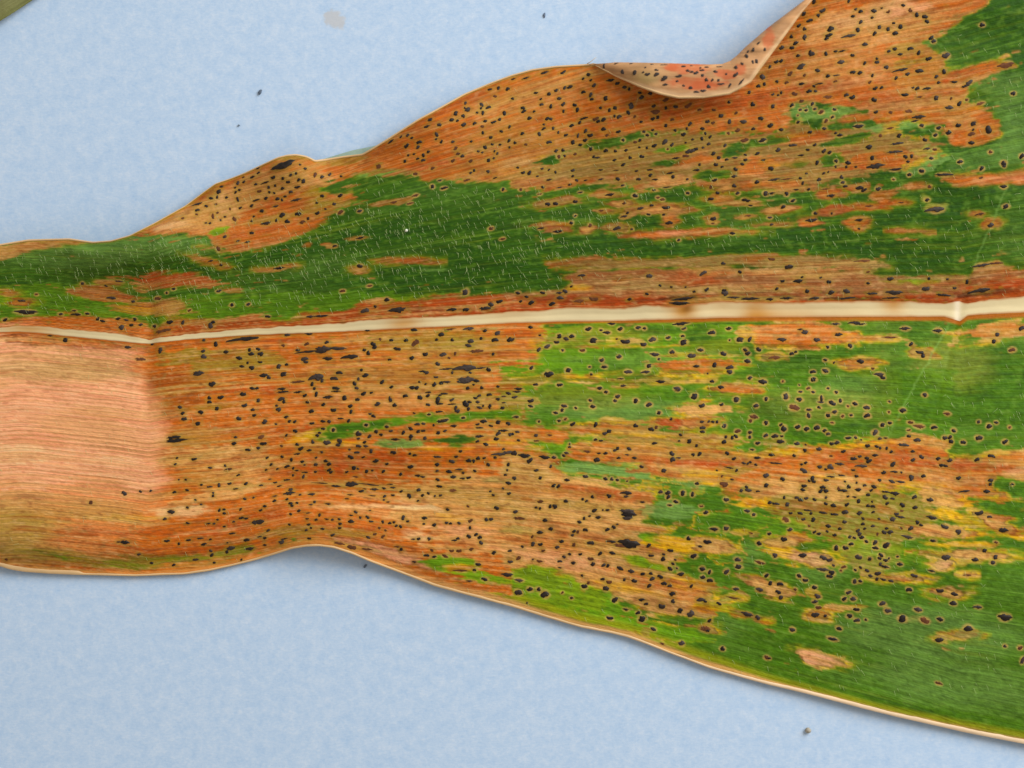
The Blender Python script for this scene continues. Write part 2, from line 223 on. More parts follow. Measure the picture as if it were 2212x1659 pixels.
(1106, 843.7, .25, [(40,10,30,10),(20,58,26,14),(162,90,26,20),(160,135,24,14),(35,228,24,12),(447,133,26,16),(432,170,18),(377,193,22,14),(552,150,14),(675,85,16),(697,138,24,18),(812,12,18),(912,52,22),(890,88,18),(1068,88,24,20),(1182,122,26,20),(1270,192,20,16),(1430,3,22,8),(1577,50,32,28),(1640,132,26,22),(1810,122,18),(1937,77,32,22),(2108,130,22),(2195,72,20),(2090,228,36,20,1),(2060,262,20,14,1),(2195,280,20,20),(1375,245,16),(1640,270,20,14),(1700,268,14),(1735,270,18,14),(1772,270,16),(1835,305,22),(1645,322,26,18),(1645,355,22,14),(1455,383,16,14),(1445,435,12),(1533,438,24,20),(1595,475,16),(1205,335,26,20),(1245,318,18,16,1),(1068,302,26,18),(837,352,26,16),(800,372,22,18),(722,297,22,22),(522,290,24,18),(407,262,16),(462,245,18,12,1),(233,268,12),(208,387,22,14),(45,357,20,12),(5,375,14,16),(57,430,16,12),(325,385,20,10,1),(210,435,20,10,1),(722,423,16,12),(768,433,18,10),(498,487,14),(498,462,10),(470,538,20,12),(447,562,16),(1230,455,26,14),(913,500,18),(887,517,16),(1012,503,22,18),(808,543,20,14),(752,543,18,10),(997,555,18,8),(922,582,18,12),(1058,582,22,14),(733,598,26,24),(652,527,30,14,1),(280,575,40,18),(362,577,20),(105,562,46,22),(150,605,26,24),(20,540,26,26),(335,655,14,16),(210,690,20,14),(245,755,18),(20,758,22,18),(635,743,24,16),(808,762,20),(862,765,18),(910,773,16),(475,772,24,16),(995,783,10),(360,820,20,18),(400,828,18,18),(1118,658,20,14),(1380,545,24),(1388,595,22,28),(1440,582,20,10),(1565,555,18),(1620,550,24,18),(1310,692,28,18),(1860,542,20),(1918,588,24,14),(2120,580,36,14),(2002,627,22,12),(2038,632,14),(2060,618,14),(2107,640,18,12),(1940,692,16),(1880,667,40,8),(1770,690,10),(1815,738,12,12,1),(1900,768,18,10),(1832,812,44,24,1),(1600,803,18),(2195,735,24,24),(2195,820,24,20),(2040,860,32,18),(2025,832,16),(1980,865,18),(2125,870,18,10),(1850,943,24,20),(1560,897,18,20),(1475,885,24,22),(1347,885,24,20),(1350,922,22,18),(1285,875,20),(1415,960,24,16),(1365,990,22,10),(1128,963,26,10),(990,885,42,20),(985,915,24,12),(838,912,26,18),(695,917,18),(610,938,16,12),(645,955,14),(465,955,20,18),(245,960,26,16,1),(330,1002,18),(370,1003,26,20),(208,1010,14),(242,1018,14),(30,1048,20),(713,1035,24,20),(825,1033,18,12),(785,1033,10),(1010,1065,76,34),(1000,1100,40,24),(990,1040,50,20),(745,1097,24,16),(670,1085,14,10),(623,1105,16),(583,1135,20,18),(285,1120,22),(335,1195,22),(240,1225,28,18),(635,1203,22,18),(537,1217,18),(568,1222,16,16,1),(523,1250,16),(880,1180,20),(823,1203,24,16),(910,1155,10),(60,1105,40,18,1),(175,1262,16,14,1),(180,1325,22),(245,1330,20),(428,1305,20),(390,1353,20),(90,1348,14),(268,1383,16,14,1),(535,1332,20,18,1),(683,1318,30,20),(1010,1320,80,44),(860,1305,36,14),(930,1340,40,20,1),(1180,1340,24,18),(760,1410,22),(868,1403,28,18),(590,1415,16),(498,1413,16),(450,1437,18),(413,1475,22,14),(530,1490,20),(680,1455,26,18,1),(700,1500,22),(790,1510,20),(828,1513,18),(935,1535,32,20),(1030,1560,28,22),(1128,1585,26,14),(1200,1580,18),(1283,1608,28,18),(1210,1628,26,20),(1305,1455,20,26),(1310,1415,14),(1200,1425,24,14),(1390,1497,16),(1410,1462,12),(1425,1535,12),(1365,1540,24,20),(1460,1587,30,20),(1370,1382,26,18),(1570,1428,30,22),(1525,1277,22),(1685,1308,36,22),(1625,1347,20,14),(1750,1197,36,18),(1850,1192,20,24),(1675,1055,22,18),(1635,1000,16,12,1),(2033,1040,28,16),(2088,1072,20,14),(2135,1320,24,22),(2065,1232,18,8,1),(1950,1460,32,18),(1957,1522,34,20),(1855,1565,24,24),(1645,1543,26,22),(1707,1567,18,20),(1648,1615,22),(1710,1640,26,20),(2140,1485,40,14,1),(2200,1597,22),(55,1450,24,20,1),(235,1475,26,14,1),(180,1460,10),(415,1530,16,8),(605,1597,14),(785,1630,18),(65,1640,36,16),(970,1635,16),(1055,1645,26,18),(1950,350,26,18,1),(1935,395,22,16),(1903,408,18),(1848,400,16),(1832,443,20,22),(2055,362,16,18),(2055,403,18,14),(2195,388,20),(2122,455,22,16),(2077,510,20,10)]),
(1659, 843.7, .25, [(280,10,20,12),(390,12,16),(590,15,18,14),(155,50,26,28),(270,78,28,20),(462,70,16,26),(455,100,26,10),(553,108,34,22),(625,88,20,18),(752,113,24,20),(225,145,44,28,1),(355,165,30,12),(350,215,16,26),(440,145,20,12),(575,185,22,18),(520,215,18,22),(690,135,12,12,1),(718,213,14),(855,147,30,20),(858,217,28,20),(645,220,14,14,1),(1165,170,28,22),(1355,38,22),(1550,200,30,14,1),(1050,95,12),(1045,185,12,12,1),(110,295,16),(135,330,26,30),(257,315,24,20),(333,330,24,22),(422,320,26,24),(488,345,18),(520,373,18),(555,277,16,10,1),(62,393,30,20),(118,395,14),(108,440,40,20),(250,460,24,18),(325,467,10),(548,460,20),(595,450,22,18),(695,410,26,14),(757,408,16),(805,425,10),(925,365,28,24),(988,298,24,18),(1053,280,18),(1310,310,50,18,1),(1230,275,26,14,1),(1435,318,28,18),(1215,342,18,10,1),(1605,347,20,18),(1910,308,26,24),(1972,277,20,14),(1820,270,18,14),(2088,317,14,12,1),(1822,410,30,24),(2045,443,26,20),(1685,447,24,20),(1528,410,22,20),(1572,405,20,18),(1580,440,20,24),(1292,427,32,20),(1170,470,40,18),(965,415,20,14),(1015,410,16,8),(1215,395,20,14),(858,478,22),(940,483,22,14),(970,497,16,12),(1025,498,16),(1065,530,16,14),(318,518,20),(440,507,24,18),(652,525,26,14),(225,562,18),(30,555,32,16),(65,628,44,10),(545,565,14,12,1),(740,588,36,18),(793,570,16),(855,585,22,18),(870,610,26,18),(925,558,26,14),(1250,525,20,14),(1325,573,24,18),(1253,600,20),(1470,587,20),(1570,605,24,18),(1500,645,22,16),(1533,650,20,14),(1808,597,22),(1932,565,32,18),(325,623,16),(290,638,14),(622,633,32,16),(540,658,34,24),(447,660,22,18),(498,680,14),(310,692,36,20),(810,652,44,16),(735,688,18,10),(1080,635,30,22),(1000,710,22,18),(1092,702,28,12),(1152,708,12),(1237,755,26,30),(1342,738,20),(965,775,20,14),(1068,785,30,16),(1145,788,36,12),(1645,757,22),(1925,775,26,20),(1920,810,20,14),(1890,870,30,20),(1700,870,40,12),(2110,810,14),(127,765,22),(385,757,24,18),(395,785,20),(355,780,14),(545,745,30,10),(500,775,24,14),(635,733,26,10),(763,740,18),(665,785,12),(697,830,22),(765,797,12),(835,818,16),(915,832,24,20),(890,862,16),(475,835,26,18),(455,868,24,18),(500,868,24,20),(310,825,24,18),(300,857,24,16),(650,865,34,16),(610,845,16,16,1),(780,858,28,18),(140,925,16),(250,925,20,16),(285,945,24,18),(330,932,18),(400,942,20,14),(500,925,14),(500,978,18),(565,992,26,20),(680,985,20),(690,915,14),(750,920,20,10),(782,955,22,18),(865,900,18),(900,960,12),(865,995,24,14),(908,1000,20,16),(1010,922,26,20),(1075,933,20,12),(1100,888,40,20),(1015,875,30,12),(1030,975,18),(1268,920,22),(1400,945,30,20),(1270,1010,22,18),(1162,990,26,20),(1155,1040,18,10,1),(15,968,20),(65,978,28,14),(165,985,22),(195,1060,16),(278,1060,24,14),(340,1035,30,10),(370,1062,16),(475,1055,44,12),(570,1070,30,14),(665,1050,28,22),(790,1058,24,20),(910,1050,16,12),(1110,1068,20),(1150,1092,34,14),(1075,1112,30,20),(960,1108,14),(820,1107,16),(660,1135,22),(520,1172,24,20),(820,1152,18),(905,1170,20,14),(835,1193,14),(620,1193,18),(512,1217,14),(390,1115,24,20),(305,1113,18),(155,1115,32,24,1),(190,1203,22,18),(10,1238,18),(135,1285,28,24),(400,1222,16),(440,1238,20,14),(575,1250,18),(355,1170,12,12,1),(775,1210,18,18),(790,1240,24,18),(810,1270,22,18),(850,1305,18),(705,1265,18),(745,1272,16),(945,1240,14,14,1),(1005,1225,22,20),(1055,1222,26,20),(1025,1190,16),(1150,1190,14,14,1),(1232,1193,28,20),(1290,1140,22,18),(1322,1162,20,14),(1210,1265,50,16),(1425,1297,30,14),(1415,1097,40,18),(1525,1178,34,20),(1645,1222,30,24),(1825,1060,36,24),(1915,1090,22,14),(2035,1205,50,24),(1870,1383,24,18),(1965,1440,24),(1943,1485,26,16),(1790,1463,30,20),(1540,1440,44,26),(1415,1557,26,12),(1265,1600,32,18),(1970,1312,20,12,1),(590,1362,24,22),(668,1360,26,20),(718,1325,22,16),(925,1315,26,20),(930,1360,28,16),(1022,1335,34,28),(780,1440,32,22),(880,1455,20,16),(978,1422,24,16),(965,1450,18),(1015,1468,26,14),(1045,1450,12),(1140,1500,26,18),(970,1500,18),(1010,1520,36,14),(1120,1435,12),(60,1425,26,22),(300,1425,36,24),(480,1445,36,20),(530,1465,26,20),(480,1545,44,18),(550,1575,30,22),(530,1605,28,18),(270,1600,22),(322,1640,24,18),(655,1525,22,14,1),(755,1550,14),(800,1528,16),(855,1555,20),(950,1580,34,18),(885,1600,20),(940,1630,18),(995,1632,24,12),(565,1510,14),(750,1650,22),(798,1645,18),(1065,1645,24,14),(630,1555,12,12,1),(1725,1595,30,10,1)]),
(1659, 1244, .25, [(20,65,22),(105,70,28,20),(90,140,28,18),(110,187,26,18),(235,118,16,14,1),(400,100,24,20),(427,177,34,20),(405,225,26,16),(437,275,26,18,1),(410,335,40,24),(495,345,16),(695,143,24,18),(660,197,22,20),(735,198,26,22),(765,290,28,18),(705,347,28,20),(770,385,28,18),(845,378,14),(987,240,32,20),(1035,302,28,22),(1162,372,40,30),(1220,118,26,22),(1295,292,36,22),(1352,385,42,26,1),(1487,375,32,20),(1485,130,32,22),(1610,157,34,20),(1600,235,32,24),(1812,270,34,16),(2048,357,52,34),(1730,455,40,30),(1480,555,34,24),(2047,607,18,14),(2180,622,24,18,1),(2200,730,20,34),(210,467,26,20),(615,455,26,18),(560,545,50,16),(10,712,14),(1475,928,30,14,1)]),
(1106, 1200.3, .25, [(155,292,26,20),(232,290,20,18),(55,317,32,28),(282,335,36,30),(515,365,14),(435,320,12,12,1),(625,265,26,22),(660,235,16,16,1),(838,230,24,20,1),(810,283,26,26),(890,380,30,26),(1185,262,24,18),(1315,240,26,20),(1365,262,18),(1385,328,26,22),(1392,393,22,20),(1120,380,26,16),(1160,418,18,16),(1293,440,28,28),(1450,475,28,24),(1545,505,30,34),(985,465,24,12),(1090,495,20),(1125,547,34,28),(845,540,30,18),(1220,635,26,18),(1465,758,26,24),(1820,803,24,22),(1707,560,20),(1688,648,18),(1670,630,50,26,1),(1630,380,38,20),(1670,395,16),(1790,415,26,14),(1935,287,26,16),(2140,293,34,20),(2030,505,44,20),(2125,535,24,20),(1550,262,18),(1300,760,20,10,1),(130,408,10),(2200,880,24,20,1),(1905,365,50,8,1)]),
(553, 85.7, .25, [(235,1080,84,36),(190,1100,40,20),(15,1110,16),(20,1150,16),(148,1192,20),(232,1198,16),(278,1230,18),(300,1170,16),(345,1155,14),(370,1210,18),(410,1222,22),(510,1170,24,18,1),(570,1185,20),(635,1165,18),(735,1180,14),(425,1115,16),(380,1080,12),(110,1275,16),(165,1262,14),(228,1285,18),(355,1275,26,14),(300,1315,18),(115,1318,14),(158,1325,12),(30,1310,20,16,1),(80,1235,34,10),(85,1370,18),(185,1375,20),(225,1385,14),(250,1355,14),(350,1382,40,14),(572,1350,18),(728,1348,22,16),(675,1420,18),(525,1410,14),(530,1500,20),(600,1462,12),(730,1490,26,18,1),(895,1480,22,16),(50,1480,20),(170,1440,22,10),(90,1585,44,16),(175,1560,16),(270,1570,28,18),(400,1575,24,18,1),(365,1505,30,18),(225,1515,26),(450,1545,16),(1060,1095,28,20,1),(1165,880,30,16),(1250,840,14),(1310,825,16),(1345,850,14),(1410,885,24,18),(1400,930,18),(1298,918,22),(1488,968,16),(1445,998,18),(1365,988,12),(1397,1028,14),(1445,1040,18),(1315,1000,12),(1287,1050,16),(1475,750,30,12),(1585,735,20),(1505,690,26,18),(1560,820,16,24),(1555,860,12),(1600,882,16),(1700,882,20,12),(1725,940,20,16,1),(1745,985,20,16,1),(1785,1005,18),(1700,1045,18,18,1),(1525,1110,20,16,1),(1375,1160,20,16,1),(1810,548,18),(1830,605,28,22),(1805,590,12),(1725,635,22,20),(1790,660,20),(1690,692,22),(1740,700,14),(1795,735,22),(1888,722,18),(1950,560,16,22),(1945,590,14),(2010,585,26,14),(2020,430,20),(2095,418,20),(2175,425,20),(2065,490,18,16,1),(1910,630,14),(1960,635,20),(1980,703,18),(2050,712,26,14),(2105,690,18),(2145,635,22),(2190,755,16),(1955,750,18,14,1),(2120,792,16),(2028,845,18),(1960,805,16),(1860,880,14),(2108,908,14),(2040,905,14),(2185,875,18),(1980,930,16,24),(1920,965,14),(1955,975,12),(2060,965,12),(2085,985,14),(2055,1025,12),(2010,1042,20),(1855,1050,18,16,1),(2190,930,12),(1525,1268,20),(1625,1282,28,14),(2135,1295,18,14),(1590,1215,20,10),(1820,1215,26,12,1),(1380,1345,30,12,1),(1190,1405,26,12,1),(1330,1415,26,10,1),(2005,1140,18),(1885,1130,14),(1855,1150,14),(2065,1195,16,8)]),
(1106, 85.7, .25, [(120,330,30,12),(10,340,24,10),(280,285,44,16),(440,282,30,16),(500,410,30,16),(455,415,18),(380,440,18),(320,470,24,14),(205,460,22,12),(248,513,12),(408,508,20),(5,510,16),(95,590,20),(100,620,24,14),(255,560,18),(335,575,20),(440,558,20),(445,620,16),(540,565,20),(565,608,22),(660,300,18,22),(615,338,14),(680,352,14),(710,395,20),(617,452,20),(680,478,22),(688,515,18),(808,508,24),(910,378,24,16),(972,412,20),(1012,425,16),(850,350,30,14),(1105,458,16),(1120,500,22),(1195,465,20),(1030,570,28,28),(1005,630,16,24),(890,590,18,22),(842,610,18),(765,590,16),(925,665,22,20),(885,660,14),(790,690,22),(720,685,28,18,1),(745,705,18),(620,680,34,12),(585,715,18),(515,742,22,16),(355,765,16),(275,768,22,12),(275,733,12),(305,682,20),(335,685,18),(150,678,22),(190,620,14),(400,800,14),(235,815,20),(90,810,18),(465,825,22,14),(570,828,14,20),(635,790,20),(675,828,24),(790,772,22),(820,825,16,14,1),(630,870,20),(525,888,22),(590,908,18),(320,885,24,18),(25,890,16),(120,905,14,14,1),(680,945,20),(812,958,20),(893,962,16),(960,868,16),(920,795,22,16),(985,955,16),(1020,1018,18),(1120,1010,24,16),(960,1080,22,14),(885,1040,18,12),(440,955,18),(380,960,18),(405,1010,20,16,1),(455,1005,14),(545,990,16,14,1),(735,1018,34,10),(705,1010,14),(1330,520,28,18,1),(1225,575,18),(1240,625,40,24,1),(1215,685,20),(1260,670,18),(1330,590,16),(1415,580,20),(1520,570,36,20,1),(1115,710,16),(1060,665,14,14,1),(1540,728,20),(1510,770,14),(1330,742,18),(1410,785,16),(1645,768,20),(1480,820,22),(1385,690,18,16,1),(1620,605,18,14,1),(1745,608,18,14,1),(1805,658,24),(1690,708,20),(1735,720,18,16,1),(1935,635,18,14,1),(1875,540,16),(2080,558,24),(2050,455,18),(2130,400,20),(2165,320,24,30),(2180,385,18),(2150,680,24),(1880,710,22),(2000,710,30,20),(2085,770,18),(1950,785,24,20,1),(1870,810,16,16,1),(1710,840,16),(1670,810,14),(1640,855,18),(1560,862,14),(1500,890,12),(1700,900,18),(1650,932,14),(1320,885,30,22),(1230,915,28,16),(1380,908,18),(1165,935,14),(1140,795,16),(1215,782,14),(1245,815,16),(1170,825,16),(1105,870,16),(1065,885,16,16,1),(1100,930,12),(1345,945,12,12,1),(1520,968,26,20),(1560,960,26,18),(1590,945,20),(1500,1005,30,16,1),(1420,1022,26,12),(1740,985,20),(1785,1020,24,14),(1855,1035,16),(1925,1020,22,10),(2015,995,14),(2015,1040,18),(1990,1075,18),(1760,1080,20),(1815,1098,14),(1930,1120,20),(2120,985,24,14),(2165,870,34,18),(2010,870,34,20,1),(1840,915,18),(2170,1040,20,10),(1600,1125,30,12),(1620,1080,14),(1920,1180,24,14),(1750,1215,26,14),(1920,1262,24,16),(2115,1230,22),(2190,1330,24),(1950,1325,18),(1775,1325,18),(1718,1275,18,14,1),(1720,1375,24,16),(1520,1325,16),(1515,1205,14),(1370,1150,26,12),(1390,1185,22,14),(1240,1208,26,10),(1195,1170,18),(1190,1125,22,10),(1095,1205,22,14),(1075,1135,20,10),(915,1203,20),(957,1258,22,10),(770,1205,20,10),(765,1125,20,8),(900,1130,22,6),(560,1215,16),(500,1252,24,10),(415,1275,26,8),(320,1210,30,10),(265,1275,16),(635,1215,20,8),(525,1180,14),(525,1130,18),(375,1145,14),(320,1125,12),(260,1115,14),(150,1150,24,18),(95,1150,18),(50,1105,14),(220,1180,12),(75,1295,18,12,1),(590,1320,22,8),(850,1338,36,14),(1063,1348,24,18),(1300,1380,20,14,1),(1340,1275,50,6),(1225,1300,18,10),(240,1335,20,8,1),(1260,1365,16,12,1)]),
(1659, 0, .2584, [(385,15,26,20),(675,10,18),(455,90,30,22),(420,130,20),(300,115,26,20),(350,170,34,18),(258,215,20),(305,240,20),(305,310,18,28),(525,240,30,26),(510,295,30,16),(490,320,20),(230,360,26,18),(195,305,20),(115,400,22),(200,400,20),(775,95,20),(732,78,14),(710,135,18),(775,185,20),(885,92,24),(870,147,14),(1005,100,18,14,1),(950,68,10),(1130,45,18),(1190,85,20,18,1),(1245,125,22),(1310,140,24),(1330,180,20),(1050,193,14),(1108,225,26,18),(1063,277,24,20),(1003,245,20),(932,227,20),(893,280,20),(750,250,24,18),(680,300,50,16),(810,370,26,18),(362,445,30,28),(485,450,20),(565,430,18,12),(620,425,26,10),(705,463,18),(610,520,30,22),(275,555,36,24),(250,465,18),(70,518,20),(15,560,16),(110,510,18),(415,588,22),(305,630,14,14,1),(185,615,26,20,1),(500,635,20),(570,630,24,8),(565,680,18,10,1),(710,603,26,16),(768,608,20),(808,530,18),(912,520,20),(910,490,14),(990,563,24,18),(873,630,16),(1070,655,18),(1165,620,20),(1265,592,34,20),(1110,585,60,14),(1105,455,22,14),(1060,410,20),(1010,428,16),(1190,405,26,18),(1260,440,22,18),(1340,490,26,20),(1485,465,34,26),(1365,315,30,16),(1385,343,20),(1790,207,26,18),(1985,545,60,26,1),(1472,600,22),(1407,640,18),(1425,690,16),(1555,685,26,12),(1680,690,30,20),(1650,720,30,14),(1330,740,30,14),(1250,740,20),(1212,733,12),(1145,793,30,16),(1270,810,24,10,1),(1405,820,24),(1530,825,14,14,1),(1600,865,24),(1515,900,34,18),(1660,835,14,14,1),(1775,865,40,14,1),(2050,782,26,18),(75,683,16),(155,690,18,16,1),(280,700,28,14),(385,720,14),(430,700,30,8),(345,762,24,18),(397,762,16),(220,785,26,18,1),(110,775,14),(40,790,14),(85,795,12),(655,793,20),(705,815,24),(500,810,34,16,1),(850,688,16,14,1),(895,740,22,16),(950,733,16),(885,835,24),(40,890,20),(200,880,18),(370,870,18),(280,845,22,16,1),(270,918,14),(318,922,14),(392,910,14),(445,938,24,16,1),(555,915,16),(540,980,14),(485,1012,20,16,1),(252,1022,16),(250,965,8),(902,938,18),(1025,940,18,16,1),(1180,930,30,18,1),(1265,975,46,20),(1230,1010,26,10),(1285,1048,20),(1425,1070,20),(1590,1048,26,20),(1715,1035,30,18),(1845,1085,36,32),(1510,1110,24),(1400,1130,18),(1700,1120,30,20,1),(1715,1085,12),(1700,1195,26,20),(1310,1170,20),(1330,1243,24,12),(1395,1250,18,14,1),(1365,1322,18),(1860,1270,18,14,1),(1605,1352,24,16),(1970,1365,26,22),(1975,1390,16),(1785,1410,24,18),(2125,1305,24),(350,1105,22,16),(110,1085,20),(470,1075,18),(20,1050,24),(565,1112,14),(600,1130,24,14),(755,1055,40,18),(1025,1070,24,12,1),(1095,1133,22),(940,1135,20,14,1),(845,1230,28,24),(1080,1200,40,14),(1060,1270,50,14),(205,1215,30,14),(390,1212,16),(85,1255,22),(333,1252,16),(280,1297,26,10),(465,1262,20),(515,1275,18),(410,1362,22,18),(570,1347,18),(670,1360,24),(870,1322,22),(905,1385,60,28),(1065,1415,50,12),(735,1395,12),(655,1395,14),(565,1393,12),(1150,1310,20),(1200,1305,18),(1170,1352,16),(1285,1430,22),(1183,1460,18),(1470,1460,60,14),(25,1408,24),(320,1450,12),(270,1490,16),(428,1500,20),(290,1530,16),(615,1480,20),(625,1525,20,14),(645,1557,20,12),(465,1450,18,10),(503,1437,10),(770,1570,34,20),(800,1590,26,14),(920,1580,22),(1350,1560,18,14,1),(1970,1560,30,16),(1780,1487,18,10,1),(530,1635,34,16),(155,1620,20),(30,1615,24,12),(340,1583,14),(55,1500,44,12),(160,1495,50,8,1),(480,1580,30,8,1),(235,1585,20,8),(1050,1500,14,10,1)]),
(283, 308.7, .155, [(1720,360,50,24),(1690,475,44,22),(1565,480,18),(1490,560,26,34),(1570,545,24),(1450,625,18),(1510,655,22),(1460,688,22),(1740,575,24),(1485,785,22,34),(1740,800,44,18),(1330,760,24),(1220,680,44,30),(1260,610,30),(1115,770,30,24),(1200,755,24),(930,850,70,24),(1050,880,26),(1185,855,20,20,1),(925,935,34,26),(915,995,20,20,1),(1205,975,20,20,1),(1140,1020,26,40,1),(720,1050,30,16,1),(1045,1115,18),(1100,1120,20),(1310,1030,20),(1250,1075,18),(1380,920,16,30,1),(1440,1060,26,50,1),(1520,905,24),(1680,875,30,24),(1710,1025,20),(1680,1090,18),(1305,1305,34,20),(1680,1255,30),(1490,1365,30,14),(1620,1380,34,16)]),
]
FLAP_SPOTS = [(795,230,18,22),(963,275,26,22),(1068,282,28,22),(905,210,26,10),(1025,213,22,10),(1150,240,12),(1130,282,14),(1165,302,28,18),(1215,218,26,10),(1250,262,20,14),(1245,300,30,18),(1305,218,34,10),(1310,335,38,22),(1480,235,26,14),(1520,270,22),(1555,285,18),(1580,295,20),(1605,285,18),(1640,270,22,16),(1650,315,18),(1680,240,26,12),(1760,278,22),(1790,235,30,12),(1450,318,34,14),(1430,360,14),(1545,412,20),(1700,400,22),(1650,445,28,14),(1590,448,34,10),(1780,350,16),(1730,350,16),(1680,345,20),(1885,385,34,12),(1810,385,34,10),(1940,250,20,22),(1930,305,30,16),(2035,150,20,24),(2110,185,18,22),(2080,195,16,14),(2130,35,26,12),(2085,95,20,18),(1980,360,34,12),(1320,390,28,12),(1490,395,14),(1625,250,14),(1550,230,16,10),(1850,300,14),(2180,90,14,20),(2040,105,20,12),(1990,210,14,18)]

# ------------------------------------------------------------------ the blade's colouring (albedo, some haze and tilt light painted in), laid out on the leaf
PAL = {k: lin(v) for k, v in dict(
    G=(88, 130, 22), D=(56, 96, 8), L=(120, 152, 76), B=(112, 154, 24), V=(152, 136, 48), Y=(228, 172, 36),
    O=(208, 108, 40), T=(216, 158, 90), P=(246, 168, 126), R=(190, 72, 28), K=(80, 42, 18), W=(234, 194, 138),
    S=(152, 128, 68), M=(164, 104, 62), Q=(226, 132, 68), N=(172, 84, 22), H=(148, 148, 62)).items()}
NECRO = set('OTPRKWMQNS')
